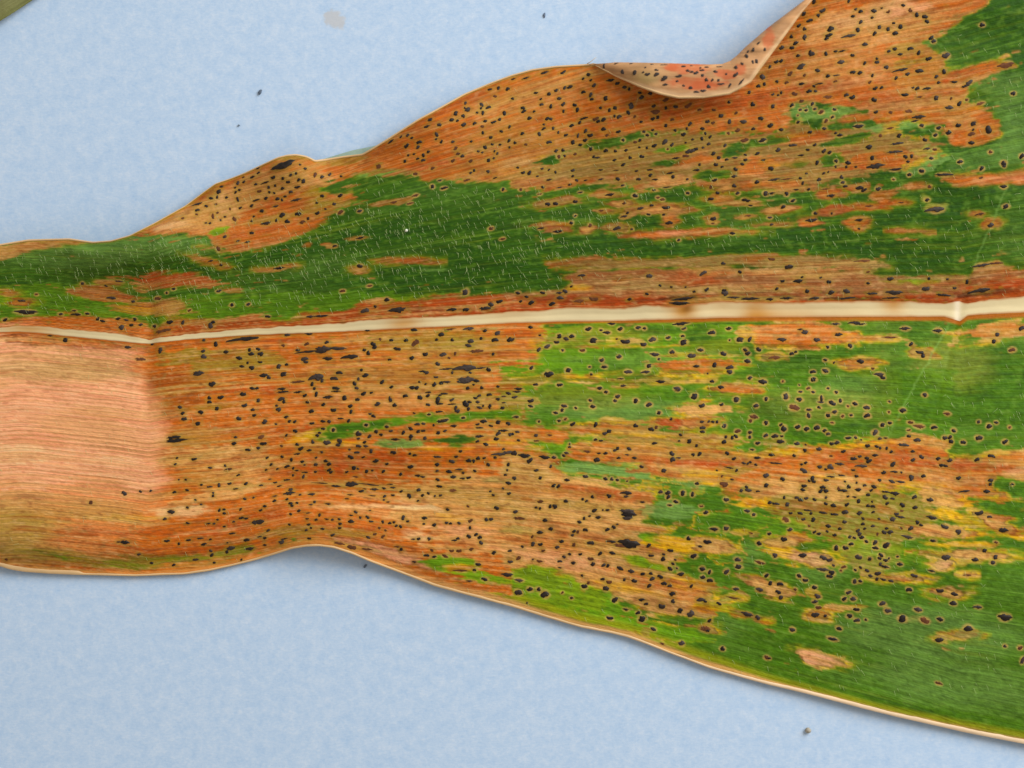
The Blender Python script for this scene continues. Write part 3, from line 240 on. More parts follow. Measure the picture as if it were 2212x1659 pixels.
# regions, in order of laying: a patch is (kind, x, y, half length, half width, slope or None, strength);
# an area is (kind, corner points, raggedness, strength). Coordinates count from the origin of the quarter named first
QUARTERS = {'ul': (0, 0), 'ur': (1106, 0), 'll': (0, 830), 'lr': (1106, 830)}
REGIONS = [
('ul', [
 ('B', [(-300,1230),(0,1240),(300,1230),(560,1290),(660,1400),(740,1280),(1100,1270),(1600,1260),(1900,1290),(1500,1350),(1200,1420),(700,1480),(0,1440),(-300,1440)], 20, .5),
 ('O', [(560,1020),(700,1012),(880,1004),(950,1082),(1050,1078),(1200,1042),(1350,988),(1450,905),(1520,855),(1400,830),(1360,800),(1480,770),(1600,735),(1740,735),(1850,785),(2000,765),(2300,790),(2300,100),(1900,300),(1560,560),(1300,600),(1000,700),(700,850)], 14, 1),
 ('T', [(700,1000),(800,900),(1000,800),(1100,745),(1300,735),(1450,765),(1420,810),(1200,850),(1060,900),(1010,985),(860,998)], 16, .9),
 ('W', 760, 975, 70, 20, -.3, .6), ('W', 960, 880, 40, 60, -.8, .4),
 ('V', 1280, 680, 90, 16, 0, .8), ('V', 1470, 695, 110, 18, -.1, .8), ('V', 920, 840, 40, 22, -.7, .6), ('V',1760,520,170,22,-.62,.6),
 ('B', 950, 990, 50, 16, -.3, .9), ('H', 1200, 945, 130, 20, -.15, .6), ('B', 1380, 850, 60, 40, 0, .6), ('H', 1400, 900, 90, 30, -.2, .6),
 ('L', 1660, 742, 90, 18, -.1, .8), ('R', 1120, 1000, 150, 10, -.2, .6), ('R', 1000, 1065, 90, 10, -.05, .7), ('R',1250,880,150,10,-.2,.7),
 ('R', 1900, 720, 200, 30, -.1, .7), ('S', 2080, 640, 130, 26, -.2, .6), ('R', 2150, 740, 90, 22, -.1, .7), ('T',2130,470,110,40,-.3,.7), ('N',1750,600,160,50,-.4,.6),
 ('R', 760, 1218, 190, 26, .03, .95), ('R', 440, 1270, 130, 24, .1, .95), ('O', 480, 1222, 40, 10, 0, .8), ('O', 40, 1270, 40, 12, 0, .7),
 ('O', 80, 1305, 60, 16, 0, .8), ('O', 640, 1330, 120, 18, .1, .7), ('T', 720, 1330, 60, 30, -.2, .7), ('Y', 600, 1345, 90, 22, .15, .5),
 ('T', [(-300,1100),(-300,1050),(0,1056),(130,1034),(300,1028),(390,1046),(250,1062),(110,1085),(0,1125)], 8, 1),
 ('N', 150, 1055, 90, 8, -.1, .6),
 ('O', [(-300,1380),(0,1392),(150,1380),(300,1358),(480,1372),(600,1395),(660,1430),(660,1490),(300,1440),(-300,1440)], 10, 1),
 ('R', [(660,1430),(720,1385),(1100,1365),(1250,1390),(1290,1360),(1480,1350),(1600,1300),(1700,1310),(1900,1280),(2300,1270),(2300,1345),(1500,1400),(660,1490)], 10, .9),
 ('G', 1240, 1375, 55, 16, 0, .6), ('K', 1900, 1335, 300, 10, 0, .5), ('T', 1640, 1305, 60, 12, 0, .6),
 ('O', 1200, 1160, 60, 10, -.15, .7), ('R', 1760, 1128, 90, 10, 0, .8), ('O', 900, 1135, 70, 10, .25, .7), ('O',1010,1255,40,8,0,.6),
 ('T', 1550, 1155, 30, 14, 0, .7), ('T', 1440, 1066, 26, 10, 0, .6), ('T', 1550, 1027, 40, 8, 0, .6), ('N',1700,870,150,12,-.15,.4), ('O', 1340, 1060, 20, 8, 0, .5),
 ('L', 1160, 1240, 30, 10, 0, .5), ('L', 600, 1060, 360, 50, 0, .5), ('L', 300, 1110, 300, 50, 0, .4), ('L', 1880, 1168, 60, 7, 0, .6), ('L', 1040, 1255, 50, 4, -.1, .6), ('R', 300, 1215, 400, 3, .06, .0),  # wide L patches: hump's hair bloom, with its hazy sheen painted in
]),
('ur', [
 ('O', [(-60,790),(60,745),(120,690),(250,645),(380,605),(560,570),(900,575),(1180,565),(1205,455),(1400,440),(1560,470),(1560,540),(1700,512),(1860,522),(1880,630),(2030,622),(2110,585),(2080,500),(2000,460),(1940,430),(1965,370),(2055,330),(2170,285),(2140,258),(2000,288),(1860,310),(1850,250),(1780,222),(1760,180),(1850,122),(1940,62),(2030,0),(2200,-120),(1200,-300),(-60,250)], 16, 1),
 ('S', [(110,690),(250,640),(600,570),(900,570),(1200,560),(1560,540),(1900,640),(1700,700),(1550,770),(1250,815),(1000,820),(760,785),(700,805),(300,800),(100,825),(-40,770)], 34, .8),
 ('T', [(1250,150),(1400,40),(1700,0),(1860,60),(1720,170),(1500,230),(1250,290)], 30, .7), ('W', 1560, 70, 200, 40, -.25, .5), ('P', 1720, 40, 90, 25, -.2, .6),
 ('T', 130, 400, 190, 60, -.25, .7), ('T', 1450, 290, 330, 60, -.15, .6), ('W', 1350, 370, 200, 30, -.15, .4), ('N', 700, 400, 300, 50, -.2, .5), ('N', 1180, 250, 110, 80, -.5, .6),
 ('R', 980, 440, 260, 30, -.12, .7), ('R', 560, 520, 170, 26, -.2, .7), ('R', 1250, 390, 200, 16, -.14, .7), ('O', 1650, 390, 170, 24, -.2, .7), ('R', 1900, 330, 120, 12, -.25, .8), ('M', 1700, 440, 160, 24, -.15, .6),
 ('R', 60, 660, 120, 30, -.1, .8), ('W', 30, 700, 60, 16, -.2, .6), ('R', 1560, 420, 120, 20, -.1, .5), ('V', 700, 300, 200, 40, -.1, .3), ('B', 1720, 265, 90, 16, -.15, .6), ('H', 1700, 215, 90, 22, -.1, .6),
 ('H', 1000, 300, 140, 40, -.2, .3), ('L', 1250, 480, 75, 36, -.1, .75), ('L', 1400, 490, 90, 26, -.1, .75), ('L', 1650, 545, 130, 24, -.1, .8), ('L', 1780, 690, 100, 60, -.1, .8),
 ('O', 820, 690, 120, 18, -.15, .9), ('O', 1260, 605, 110, 16, -.1, .9), ('O', 1060, 715, 100, 34, -.2, .9), ('T', 690, 775, 80, 24, -.1, .95), ('T', 210, 796, 100, 16, -.1, .95),
 ('O', 1120, 800, 200, 18, -.03, .9), ('T', 900, 805, 80, 20, 0, .9), ('O', 1600, 690, 160, 42, -.1, .95), ('R', 1560, 720, 120, 14, -.05, .6), ('O', 1490, 515, 60, 14, -.1, .8), ('O', 1960, 590, 90, 30, -.1, .7), ('T', 1950, 540, 90, 30, -.1, .8),
 ('Y', 1210, 590, 80, 8, 0, .5), ('Y', 130, 690, 40, 12, -.2, .7), ('Y', 1130, 700, 60, 14, 0, .5), ('Y', 1990, 470, 60, 12, -.1, .5),
 ('D', 170, 697, 66, 20, -.15, 1), ('D', 430, 622, 110, 22, -.22, .9), ('D', 640, 705, 70, 18, -.1, .95), ('G', 690, 648, 80, 14, -.1, .9), ('D', 960, 642, 60, 28, -.15, 1), ('D', 1100, 608, 90, 20, -.15, .95),
 ('D', 1440, 610, 105, 28, -.25, 1), ('D', 860, 757, 75, 24, -.1, 1), ('D', 1390, 690, 55, 28, -.1, .95), ('D', 1250, 705, 40, 22, 0, .8), ('D', 1500, 780, 120, 14, -.1, .9), ('D', 530, 585, 40, 10, -.3, .8), ('D', 1010, 730, 20, 14, 0, .0),
 ('S', 195, 875, 85, 15, -.02, .95), ('T', 410, 840, 48, 10, 0, .9), ('T', 480, 881, 46, 9, 0, .9), ('T', 395, 911, 36, 6, 0, .8), ('M', 165, 982, 90, 20, .08, 1), ('Y', 215, 967, 50, 8, .05, .6), ('T', 335, 985, 32, 14, 0, .8), ('S', 450, 986, 45, 13, 0, .8),
 ('T', 640, 905, 105, 20, 0, .95), ('O', 685, 955, 38, 24, 0, .9), ('O', 725, 1010, 232, 13, -.03, 1), ('P', 700, 1006, 70, 8, 0, .7), ('T', 870, 948, 36, 24, 0, .8), ('O', 890, 857, 60, 16, -.05, .9), ('T', 1000, 870, 55, 14, .1, .8), ('T', 1015, 935, 40, 9, 0, .8), ('T', 500, 935, 40, 14, -.2, .6),
 ('T', 1140, 905, 72, 15, -.05, .95), ('T', 1140, 970, 65, 8, 0, .8), ('M', 1380, 912, 66, 18, -.08, 1), ('O', 1290, 960, 48, 22, 0, .95), ('O', 1495, 958, 44, 20, 0, .95), ('O', 1497, 985, 20, 14, 0, .9), ('R', 1545, 890, 50, 8, 0, .9), ('O', 1612, 870, 26, 9, 0, .9), ('O', 1680, 875, 30, 10, 0, .9),
 ('T', 1720, 1002, 56, 7, 0, .9), ('H', 1840, 905, 56, 18, 0, .8), ('O', 2012, 925, 30, 12, 0, .8), ('O', 2070, 970, 36, 18, -.2, .8), ('H', 1795, 865, 26, 22, 0, .7), ('O', 1380, 842, 55, 22, -.1, .8), ('T', 1500, 812, 50, 20, 0, .8), ('O', 1750, 798, 40, 14, 0, .7), ('O', 1600, 840, 60, 16, -.2, .6),
 ('O', [(1860,775),(1950,762),(2100,752),(2260,735),(2260,790),(2100,800),(1960,806),(1910,798)], 8, 1), ('P', 2130, 772, 110, 10, -.05, .6),
 ('S', [(150,1132),(300,1116),(600,1121),(900,1110),(1250,1110),(1600,1120),(1645,1150),(1560,1172),(1000,1152),(700,1165),(300,1160),(180,1152)], 10, .9),
 ('M', [(240,1190),(300,1168),(800,1160),(1300,1166),(1600,1192),(1900,1202),(1985,1190),(1995,1155),(2080,1128),(2150,1160),(2300,1170),(2300,1280),(-40,1340),(-40,1262),(200,1252),(265,1240),(238,1212)], 10, .95),
 ('Y', 285, 1242, 55, 14, 0, .7), ('B', 1760, 1212, 130, 10, 0, .7), ('B', 700, 1165, 300, 5, 0, .5), ('R', 760, 1205, 110, 22, 0, .6), ('T', 1000, 1175, 250, 12, 0, .6), ('S', 500, 1215, 200, 22, 0, .5), ('S', 1080, 1250, 250, 14, 0, .5), ('R', 2120, 1230, 150, 26, -.1, .8),
 ('R', [(-60,1280),(400,1268),(1000,1276),(1900,1268),(2300,1215),(2300,1300),(1900,1320),(-60,1370)], 8, .9),
 ('K', 1250, 1288, 650, 9, 0, .9), ('K', 2080, 1262, 190, 16, -.08, .85), ('K', 1350, 1265, 300, 5, 0, .6), ('S', 700, 1240, 300, 14, 0, .5), ('K', 740, 1290, 90, 14, 0, .7), ('K', 250, 1285, 250, 12, 0, .35),
 ('L', [(1900,330),(2260,290),(2260,700),(1900,760),(1850,640),(2100,600),(2130,500)], 26, .28),
 ('L', 2150, 560, 70, 160, 0, .3), ('L', 2090, 1000, 60, 200, -2.0, .18), ('W', 2065, 960, 130, 3, -2.0, .0),
 # below the midrib
 ('B', [(60,1400),(1060,1402),(1000,1490),(1060,1570),(900,1700),(-60,1700),(-60,1560),(100,1500)], 24, .75), ('L', 700, 1560, 420, 50, 0, .4), ('V', 350, 1440, 250, 30, 0, .55), ('V', 700, 1620, 300, 30, 0, .45), ('Y', 560, 1500, 200, 6, 0, .5), ('Y', 800, 1540, 160, 8, 0, .4), ('V', 900, 1500, 120, 30, 0, .4),
 ('O', 30, 1450, 110, 66, 0, .95), ('Y', 92, 1500, 22, 70, 0, .6), ('V', 240, 1480, 160, 26, 0, .5), ('D', 640, 1420, 120, 18, 0, .6), ('D', 820, 1450, 80, 40, 0, .7), ('D', 500, 1520, 120, 16, 0, .5), ('D', 420, 1590, 140, 22, 0, .5),
 ('O', [(1030,1400),(1300,1392),(1500,1440),(1490,1482),(1300,1502),(1060,1496)], 14, .95), ('Y', 1020, 1440, 40, 30, 0, .7), ('Y', 1450, 1460, 60, 14, 0, .5),
 ('O', 800, 1590, 150, 32, 0, .95), ('T', 740, 1640, 60, 14, -.1, .8), ('O', 2120, 1430, 150, 34, -.1, .95), ('O', 1500, 1575, 66, 20, 0, .85), ('T', 1130, 1545, 36, 12, 0, .8), ('T', 1770, 1522, 44, 22, .1, .8), ('O', 480, 1642, 330, 14, 0, .85), ('O', 80, 1645, 130, 14, 0, .8), ('Y', 400, 1615, 120, 10, 0, .6),
 ('T', 530, 1470, 60, 12, 0, .7), ('D', 1200, 1560, 150, 50, 0, .5), ('D', 2050, 1540, 110, 60, -.1, .5), ('T', 1610, 1462, 46, 8, 0, .7),
 ('H', 1900, 1580, 170, 110, 0, .5),
]),
('ll', [
 ('O', [(-400,-300),(500,-180),(1500,-230),(1500,500),(900,850),(-400,850)], 6, 1),
 ('O', [(570,-60),(640,-180),(1100,-210),(1800,-240),(2300,-262),(2300,-80),(2120,-76),(2210,-20),(2300,80),(2260,120),(2300,230),(2380,310),(2600,500),(2600,1000),(2300,920),(2000,900),(1500,760),(1300,690),(1000,800),(500,850),(0,800),(300,700),(560,570),(600,500),(720,420),(650,330),(740,250),(660,180),(640,80),(612,-10)], 30, 1),
 ('P', [(-400,-300),(500,-180),(600,-140),(575,-75),(630,-10),(670,80),(700,180),(730,250),(660,330),(720,420),(600,500),(560,570),(300,700),(0,790),(-400,790)], 30, .95),
 ('Q', [(-400,420),(200,440),(500,420),(760,480),(700,580),(500,720),(300,760),(-400,800)], 40, .9),
 ('O', 300, -185, 300, 22, .08, .8), ('H', 260, -60, 340, 50, 0, .55), ('W', 100, -100, 220, 30, 0, .4),
 ('W', 80, 300, 160, 50, .02, .75), ('W', 520, 330, 120, 26, 0, .5), ('M', 300, 240, 260, 16, 0, .35), ('M', 200, 400, 120, 14, 0, .4),
 ('H', 60, 640, 170, 120, .05, .6), ('V', 220, 735, 150, 30, .08, .7), ('G', [(150,722),(330,752),(600,742),(900,728),(1040,690),(1110,700),(1060,740),(900,768),(640,792),(420,790)], 12, .8),
 ('V', 1250, 635, 110, 24, -.1, .7), ('V', 1500, 640, 100, 20, .1, .6),
 ('N', 740, 40, 130, 90, 0, .8), ('N', 800, -40, 150, 40, 0, .5), ('V', 950, -110, 260, 40, 0, .75), ('V', 1100, -60, 120, 16, 0, .4), ('V', 900, 100, 120, 12, -.06, .5), ('R', 1050, 20, 350, 16, 0, .6), ('R', 1280, -190, 150, 12, 0, .6), ('R', 1700, -40, 300, 22, 0, .5),
 ('V', 1800, -190, 260, 46, 0, .65), ('H', 2050, -170, 150, 50, 0, .4), ('T', 1500, -60, 200, 8, 0, .5), ('T', 1750, 60, 420, 40, 0, .55), ('H', 2050, 50, 160, 34, 0, .55),
 ('T', 950, 310, 230, 50, -.04, .85), ('T', 1080, 360, 180, 50, -.08, .7), ('T', 950, 470, 240, 36, -.25, .75), ('W', 780, 548, 130, 22, 0, .6), ('Y', 560, 575, 150, 12, 0, .4),
 ('R', 1500, 350, 260, 46, -.1, .65), ('N', 1500, 430, 350, 40, 0, .6), ('R', 1100, 590, 250, 26, -.25, .5), ('R', 700, 640, 250, 14, 0, .4), ('R', 1350, 200, 200, 14, -.05, .5), ('R', 850, 200, 200, 20, 0, .45),
 ('T', [(1700,440),(2300,330),(2700,500),(2700,800),(2300,760),(1900,700),(1700,560)], 50, .75), ('R', 1500, 620, 200, 14, .05, .4), ('W', 1850, 540, 110, 16, .18, .85), ('W', 1560, 526, 160, 10, .02, .6), ('W', 1810, 662, 70, 20, .1, .6), ('Y', 1930, 580, 60, 16, 0, .4), ('P', 1700, 740, 250, 22, .3, .8), ('P', 2000, 640, 150, 26, .1, .4), ('L', 2150, 415, 70, 14, 0, .5),
 ('G', [(1280,225),(1440,170),(1700,136),(1900,135),(2260,105),(2260,160),(1950,170),(1780,176),(1600,210),(1430,245),(1340,236)], 8, 1), ('D', 1560, 185, 140, 14, -.12, .7), ('Y', 1330, 225, 70, 16, -.2, .7),
 ('L', 1710, 258, 120, 20, 0, .95), ('D', 1960, 246, 95, 25, -.05, 1), ('Y', 1880, 284, 150, 12, 0, .7), ('Y', 1500, 255, 120, 12, 0, .5), ('R', 1950, 285, 60, 10, 0, .6), ('B', 2210, 290, 140, 16, .05, .0),
 ('B', [(1810,770),(1900,742),(2060,752),(2090,790),(2030,830),(1900,808)], 8, 1), ('B', 2110, 835, 130, 22, .18, .95), ('Y', 1990, 790, 50, 8, 0, .7), ('O', 2010, 800, 45, 8, 0, .7),
]),
('lr', [
 ('G', [(-40,-40),(600,-60),(1900,-60),(1900,260),(900,300),(300,260),(-40,170)], 20, .7), ('L', 550, 120, 420, 60, .02, .6), ('L', 1450, 20, 120, 60, .1, .4), ('H', 1300, 90, 260, 70, .02, .55), ('D', 1120, 110, 90, 50, 0, .6), ('D', 1450, 170, 160, 30, 0, .5),
 ('O', [(-60,160),(100,188),(240,214),(210,258),(100,252),(-60,240)], 12, .95), ('O', 960, 18, 90, 24, 0, .95), ('T', 840, 112, 115, 30, 0, .95), ('R', 690, 165, 82, 20, .02, .95), ('T', 800, 170, 50, 16, 0, .8), ('O', 450, 186, 160, 20, 0, .9), ('O', 520, 212, 260, 14, .05, .7), ('Y', 440, 150, 60, 10, 0, .5), ('R', 20, 20, 30, 6, 0, .6), ('B', 200, 270, 120, 26, -.1, .8),
 ('O', [(230,262),(620,248),(900,282),(1050,292),(1300,290),(1550,242),(1700,226),(1890,240),(1885,285),(1905,320),(2100,310),(2280,275),(2280,415),(2120,382),(2060,402),(2070,450),(2150,492),(1900,482),(1850,450),(1700,440),(1400,425),(1000,445),(980,505),(900,432),(800,430),(600,382),(400,335),(230,322)], 18, .95),
 ('T', [(-40,300),(150,320),(200,390),(500,440),(640,465),(610,540),(560,600),(700,622),(560,650),(770,735),(640,790),(870,905),(860,1005),(600,985),(400,905),(200,830),(-40,775)], 18, .95),
 ('O', 300, 470, 320, 30, .05, .5), ('R', 450, 470, 160, 14, .05, .5), ('O', 200, 700, 260, 40, .1, .5), ('P', 250, 760, 250, 30, .15, .5), ('R', 350, 640, 200, 14, .1, .4), ('M', 600, 700, 200, 26, .2, .6), ('O', 700, 880, 180, 40, .25, .7), ('O', 560, 830, 180, 22, .2, .6), ('M', 650, 950, 160, 24, .18, .5),
 ('L', [(180,350),(350,335),(560,340),(620,400),(860,430),(820,470),(600,440),(420,400),(230,395)], 14, .9), ('L', 680, 545, 110, 40, .04, .75), ('G', 700, 470, 120, 26, .02, .5), ('H', 40, 520, 60, 30, 0, .0), ('H', 20, 630, 80, 30, .1, .5), ('V', 300, 520, 150, 20, .05, .3),
 ('R', 930, 330, 260, 30, 0, .75), ('R', 1620, 330, 260, 30, .02, .6), ('R', 1980, 350, 220, 36, .02, .7), ('K', 1960, 420, 110, 20, .05, .4), ('W', 2200, 370, 70, 20, -.15, .6), ('T', 700, 370, 140, 18, .05, .6), ('O', 800, 240, 120, 20, .05, .8), ('O', 700, 240, 300, 10, .04, .5),
 ('Y', 850, 400, 100, 32, 0, .95), ('V', 960, 375, 80, 22, 0, .7), ('Y', 1120, 300, 140, 16, .0, .7), ('V', 1120, 255, 70, 20, 0, .6), ('Y', 900, 250, 80, 12, .1, .6),
 ('V', [(1000,435),(1400,430),(1750,480),(1860,520),(1800,600),(1710,650),(1650,760),(1560,840),(1450,790),(1350,650),(1200,620),(1100,560)], 26, .8), ('T', 1350, 445, 280, 46, .02, .85), ('T', 1100, 450, 130, 40, .03, .7), ('H', 1450, 600, 200, 60, .08, .5), ('M', 1250, 520, 150, 20, .05, .4),
 ('G', [(790,560),(1000,525),(1150,580),(1050,625),(960,690),(1060,770),(900,790),(810,700),(900,645),(770,625)], 16, .9), ('L', 1010, 740, 60, 60, 0, .4),
 ('Y', 700, 690, 140, 34, .12, .95), ('B', 590, 660, 40, 16, .2, .8), ('Y', 1180, 725, 80, 30, .1, .9), ('Y', 1050, 510, 110, 22, .03, .85), ('Y', 1920, 500, 80, 32, .05, .9), ('Y', 1900, 560, 90, 22, .1, .9), ('Y', 1780, 440, 120, 24, .03, .7), ('V', 1780, 440, 70, 16, .03, .5), ('Y', 1950, 690, 160, 14, 0, .8), ('Y', 2180, 660, 80, 16, .1, .8), ('Y', 2000, 600, 110, 20, .3, .6),
 ('Y', 860, 970, 90, 20, .15, .9), ('Y', 350, 868, 130, 16, .15, .8), ('Y', 1460, 965, 70, 10, 0, .7), ('Y', 780, 850, 90, 22, .3, .7), ('Y', 1290, 900, 30, 22, .3, .5), ('Y', 480, 880, 140, 14, .2, .6), ('V', 1620, 660, 100, 24, 0, .5), ('Y', 1690, 820, 60, 10, 0, .5),
 ('T', 860, 695, 84, 26, .2, .95), ('T', 1190, 680, 84, 24, -.05, .9), ('P', 1300, 756, 96, 26, .05, .95), ('T', 1110, 880, 86, 24, .3, .95), ('T', 1860, 632, 150, 30, .05, .95), ('T', 2090, 600, 90, 26, .4, .95), ('T', 1990, 738, 160, 18, .02, .95), ('P', 1870, 772, 46, 18, 0, .8), ('T', 1690, 840, 96, 10, .03, .85), ('T', 1890, 903, 70, 20, .05, .9), ('T', 1850, 490, 90, 34, .2, .85),
 ('T', 1930, 1085, 74, 16, -.08, .85), ('P', 1340, 1185, 84, 22, .28, 1), ('T', 842, 1056, 40, 18, .1, .9), ('M', 1010, 995, 66, 13, .25, .9), ('T', 940, 930, 42, 12, -.1, .8), ('T', 160, 900, 116, 24, .18, .95), ('O', 1325, 995, 44, 18, .2, .8), ('O', 1390, 970, 22, 9, .1, .9), ('O', 1970, 825, 22, 9, 0, .8), ('T', 1760, 1018, 60, 14, .03, .5),
 ('B', [(0,800),(90,785),(280,825),(330,850),(420,905),(470,965),(700,1040),(900,1110),(700,1120),(450,1060),(250,1000),(0,915)], 10, .9), ('B', 570, 765, 100, 20, .25, .9), ('D', 150, 840, 120, 10, .2, .3),
 ('L', 1800, 1080, 420, 110, .06, .6), ('L', 1350, 800, 120, 60, .05, .35), ('L', 1900, 1290, 380, 100, .15, .55), ('L', 900, 1040, 120, 50, .2, .3),
 ('H', 1600, 40, 40, 220, 0, .3),
 ('V', 300, 60, 300, 50, 0, .35), ('V', 700, 230, 250, 30, 0, .4), ('Y', 560, 215, 150, 8, .05, .5), ('Y', 60, 250, 140, 8, 0, .6), ('Y', 1500, 265, 160, 10, -.1, .6), ('Y', 2050, 300, 120, 10, -.1, .7), ('Y', 1350, 410, 90, 14, .05, .4), ('Y', 1000, 640, 60, 10, .1, .5), ('Y', 2110, 500, 90, 12, .1, .6), ('Y', 650, 850, 120, 12, .3, .6), ('B', 920, 950, 120, 40, .2, .5), ('B', 1500, 700, 160, 40, .1, .4), ('B', 1150, 620, 100, 50, .1, .5), ('B', 1700, 740, 200, 60, .05, .35), ('H', 1560, 760, 120, 60, .1, .5),
]),
]
STEP = 1.6
GX0, GY0 = -424.0, -310.0
NX, NY = int(2832 / STEP), int(1970 / STEP)
gx = (GX0 + STEP * np.arange(NX)).astype(np.float32)[None, :].repeat(NY, 0)
gy = (GY0 + STEP * np.arange(NY)).astype(np.float32)[:, None].repeat(NX, 1)
LAB = vein_label(gx, gy).astype(np.float32)
_ly, _lx = np.gradient(LAB, STEP)
SLOPE = np.clip(-_lx / np.where(np.abs(_ly) < 1e-3, 1e-3, _ly), -1, 1)


def up4(a):
    """bilinear enlargement of a quarter resolution field"""
    iy = np.clip(np.arange(NY) / 4.0, 0, a.shape[0] - 1.001)
    ix = np.clip(np.arange(NX) / 4.0, 0, a.shape[1] - 1.001)
    y0 = iy.astype(int)
    x0 = ix.astype(int)
    fy = (iy - y0)[:, None].astype(np.float32)
    fx = (ix - x0)[None, :].astype(np.float32)
    r0 = a[y0][:, x0] * (1 - fx) + a[y0][:, x0 + 1] * fx
    r1 = a[y0 + 1][:, x0] * (1 - fx) + a[y0 + 1][:, x0 + 1] * fx
    return r0 * (1 - fy) + r1 * fy


def polygon_distance(px, py, pts):
    """distance to a polygon, positive inside"""
    n = len(pts)
    best = np.full(px.shape, 1e12, np.float32)
    inside = np.zeros(px.shape, bool)
    for i in range(n):
        ax, ay = pts[i]
        bx, by = pts[(i + 1) % n]
        dx, dy = bx - ax, by - ay
        t = np.clip(((px - ax) * dx + (py - ay) * dy) / (dx * dx + dy * dy + 1e-9), 0, 1)
        best = np.minimum(best, (px - ax - t * dx) ** 2 + (py - ay - t * dy) ** 2)
        if ay != by:
            inside ^= ((ay > py) != (by > py)) & (px < (bx - ax) * (py - ay) / (by - ay) + ax)
    d = np.sqrt(best)
    return np.where(inside, d, -d)


def blade_colours(spots):
    # ragged edges: noise drawn out along the veins
    n_edge = fbm(gx / 70.0, LAB / 6.5, 11, 3)
    n_pepper = fbm(gx / 22.0, gy / 9.0, 36, 3)
    n_edge2 = fbm(gx / 13.0, LAB / 4.5, 12, 2)
    n_big = fbm(gx / 230.0, LAB / 60.0, 13, 3)
    n_mid = fbm(gx / 130.0, LAB / 11.0, 14, 3)
    n_fine = fbm(gx / 150.0, LAB / 2.8, 15, 2)
    n_iso = fbm(gx / 24.0, gy / 17.0, 16, 3)
    n_speck = fbm(gx / 7.0, gy / 4.6, 17, 2)
    n_pepper = fbm(gx / 22.0, gy / 9.0, 36, 3)
    ragged = n_edge * 1.15 + n_edge2 * 0.45 + n_iso * 0.5
    # organic drift of every patch outline
    wgx = gx + 16 * fbm(gx / 90.0, gy / 40.0, 31, 3) + 5 * fbm(gx / 20.0, gy / 12.0, 33, 2)
    wgy = gy + 7 * fbm(gx / 80.0, gy / 36.0, 32, 3) + 3 * fbm(gx / 22.0, gy / 10.0, 34, 2)

    c = np.empty(gx.shape + (3,), np.float32)
    up = (LAB > 0).astype(np.float32)[..., None]
    c[:] = PAL['D'] * up + (0.35 * PAL['D'] + 0.65 * PAL['G']) * (1 - up)
    # a paler, bluer bloom on parts of the green
    bloom = sstep(-0.3, 0.9, n_big)[..., None]
    c[:] = c * (1 - 0.22 * bloom) + 0.22 * bloom * PAL['L']
    nec = np.full(gx.shape, -60.0, np.float32)

    qx, qy = wgx[::4, ::4], wgy[::4, ::4]
    for name, items in REGIONS:
        ox, oy = QUARTERS[name]
        for it in items:
            k, strength = it[0], it[-1]
            if strength <= 0:
                continue
            if isinstance(it[1], list):
                pts = [(ox + a * 0.5, oy + b * 0.5) for a, b in it[1]]
                f = up4(polygon_distance(qx, qy, pts)) + ragged * it[2] * 0.62
                sl = np.s_[:, :]
                soft = 4.5 if strength != .95 or k != 'P' else 22.0
            else:
                _, x, y, rx, ry, sl_, _ = it
                x, y, rx, ry = ox + x * .5, oy + y * .5, rx * .5, ry * .5
                if sl_ is None:
                    sl_ = float(SLOPE[int((y - GY0) / STEP), int((x - GX0) / STEP)])
                wx = rx * 1.7 + 10
                wy = (ry + abs(sl_) * rx) * 1.9 + 12
                a0, a1 = max(0, int((y - wy - GY0) / STEP)), min(NY, int((y + wy - GY0) / STEP) + 1)
                b0, b1 = max(0, int((x - wx - GX0) / STEP)), min(NX, int((x + wx - GX0) / STEP) + 1)
                if a1 <= a0 or b1 <= b0:
                    continue
                sl = np.s_[a0:a1, b0:b1]
                nrm = math.sqrt(1 + sl_ * sl_)
                ux = ((wgx[sl] - x) + sl_ * (wgy[sl] - y)) / nrm
                uy = ((wgy[sl] - y) - sl_ * (wgx[sl] - x)) / nrm
                q = np.sqrt((ux / rx) ** 2 + (uy / ry) ** 2)
                f = (1 - q) * min(rx, ry) * 1.0 + ragged[sl] * min(0.55 * ry, 9.0)
                soft = min(2.2, 0.35 * ry + 0.4) if strength > .72 else max(2.0, 0.42 * ry)
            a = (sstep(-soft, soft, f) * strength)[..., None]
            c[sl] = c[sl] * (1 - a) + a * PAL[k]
            if k in 'OTMSP' and strength > .7 and not isinstance(it[1], list) and ry < 14:
                rimw = 0.22 * ry + 1.2
                a = (sstep(-rimw, 0.0, f) * (1 - sstep(0.1, rimw * 1.1, f)) * (0.5 + 0.5 * sstep(-.2, .3, n_pepper[sl])) * .75)[..., None]
                c[sl] = c[sl] * (1 - a) + a * lin((122, 62, 24))
            if k in NECRO and strength > .6:
                nec[sl] = np.maximum(nec[sl], f)
            elif k in 'GDBL' and strength > .85:
                nec[sl] = np.where(f > 0, -f - 3, nec[sl])

    # yellow fringe where dead tissue meets green
    green = sstep(0.0, 0.045, c[..., 1] - c[..., 0])
    where = 0.30 + 0.70 * np.maximum(sstep(1000, 1250, gx) * sstep(650, 720, gy), sstep(1850, 1980, gx) * (1 - sstep(330, 420, gy)))
    halo = sstep(-13.0, -1.5, nec) * green * sstep(-0.55, 0.25, fbm(gx / 60.0, gy / 30.0, 35, 2) + .25 * n_mid) * where
    hc = (sstep(-9.0, -1.0, nec) * .75)[..., None]
    c = c * (1 - halo[..., None]) + halo[..., None] * ((1 - hc) * (PAL['B'] * .7 + PAL['Y'] * .3) + hc * PAL['Y'])

    # flecks of the other tissue near every border between living and dead
    n_fleck = fbm(gx / 34.0, LAB / 8.0, 41, 3)
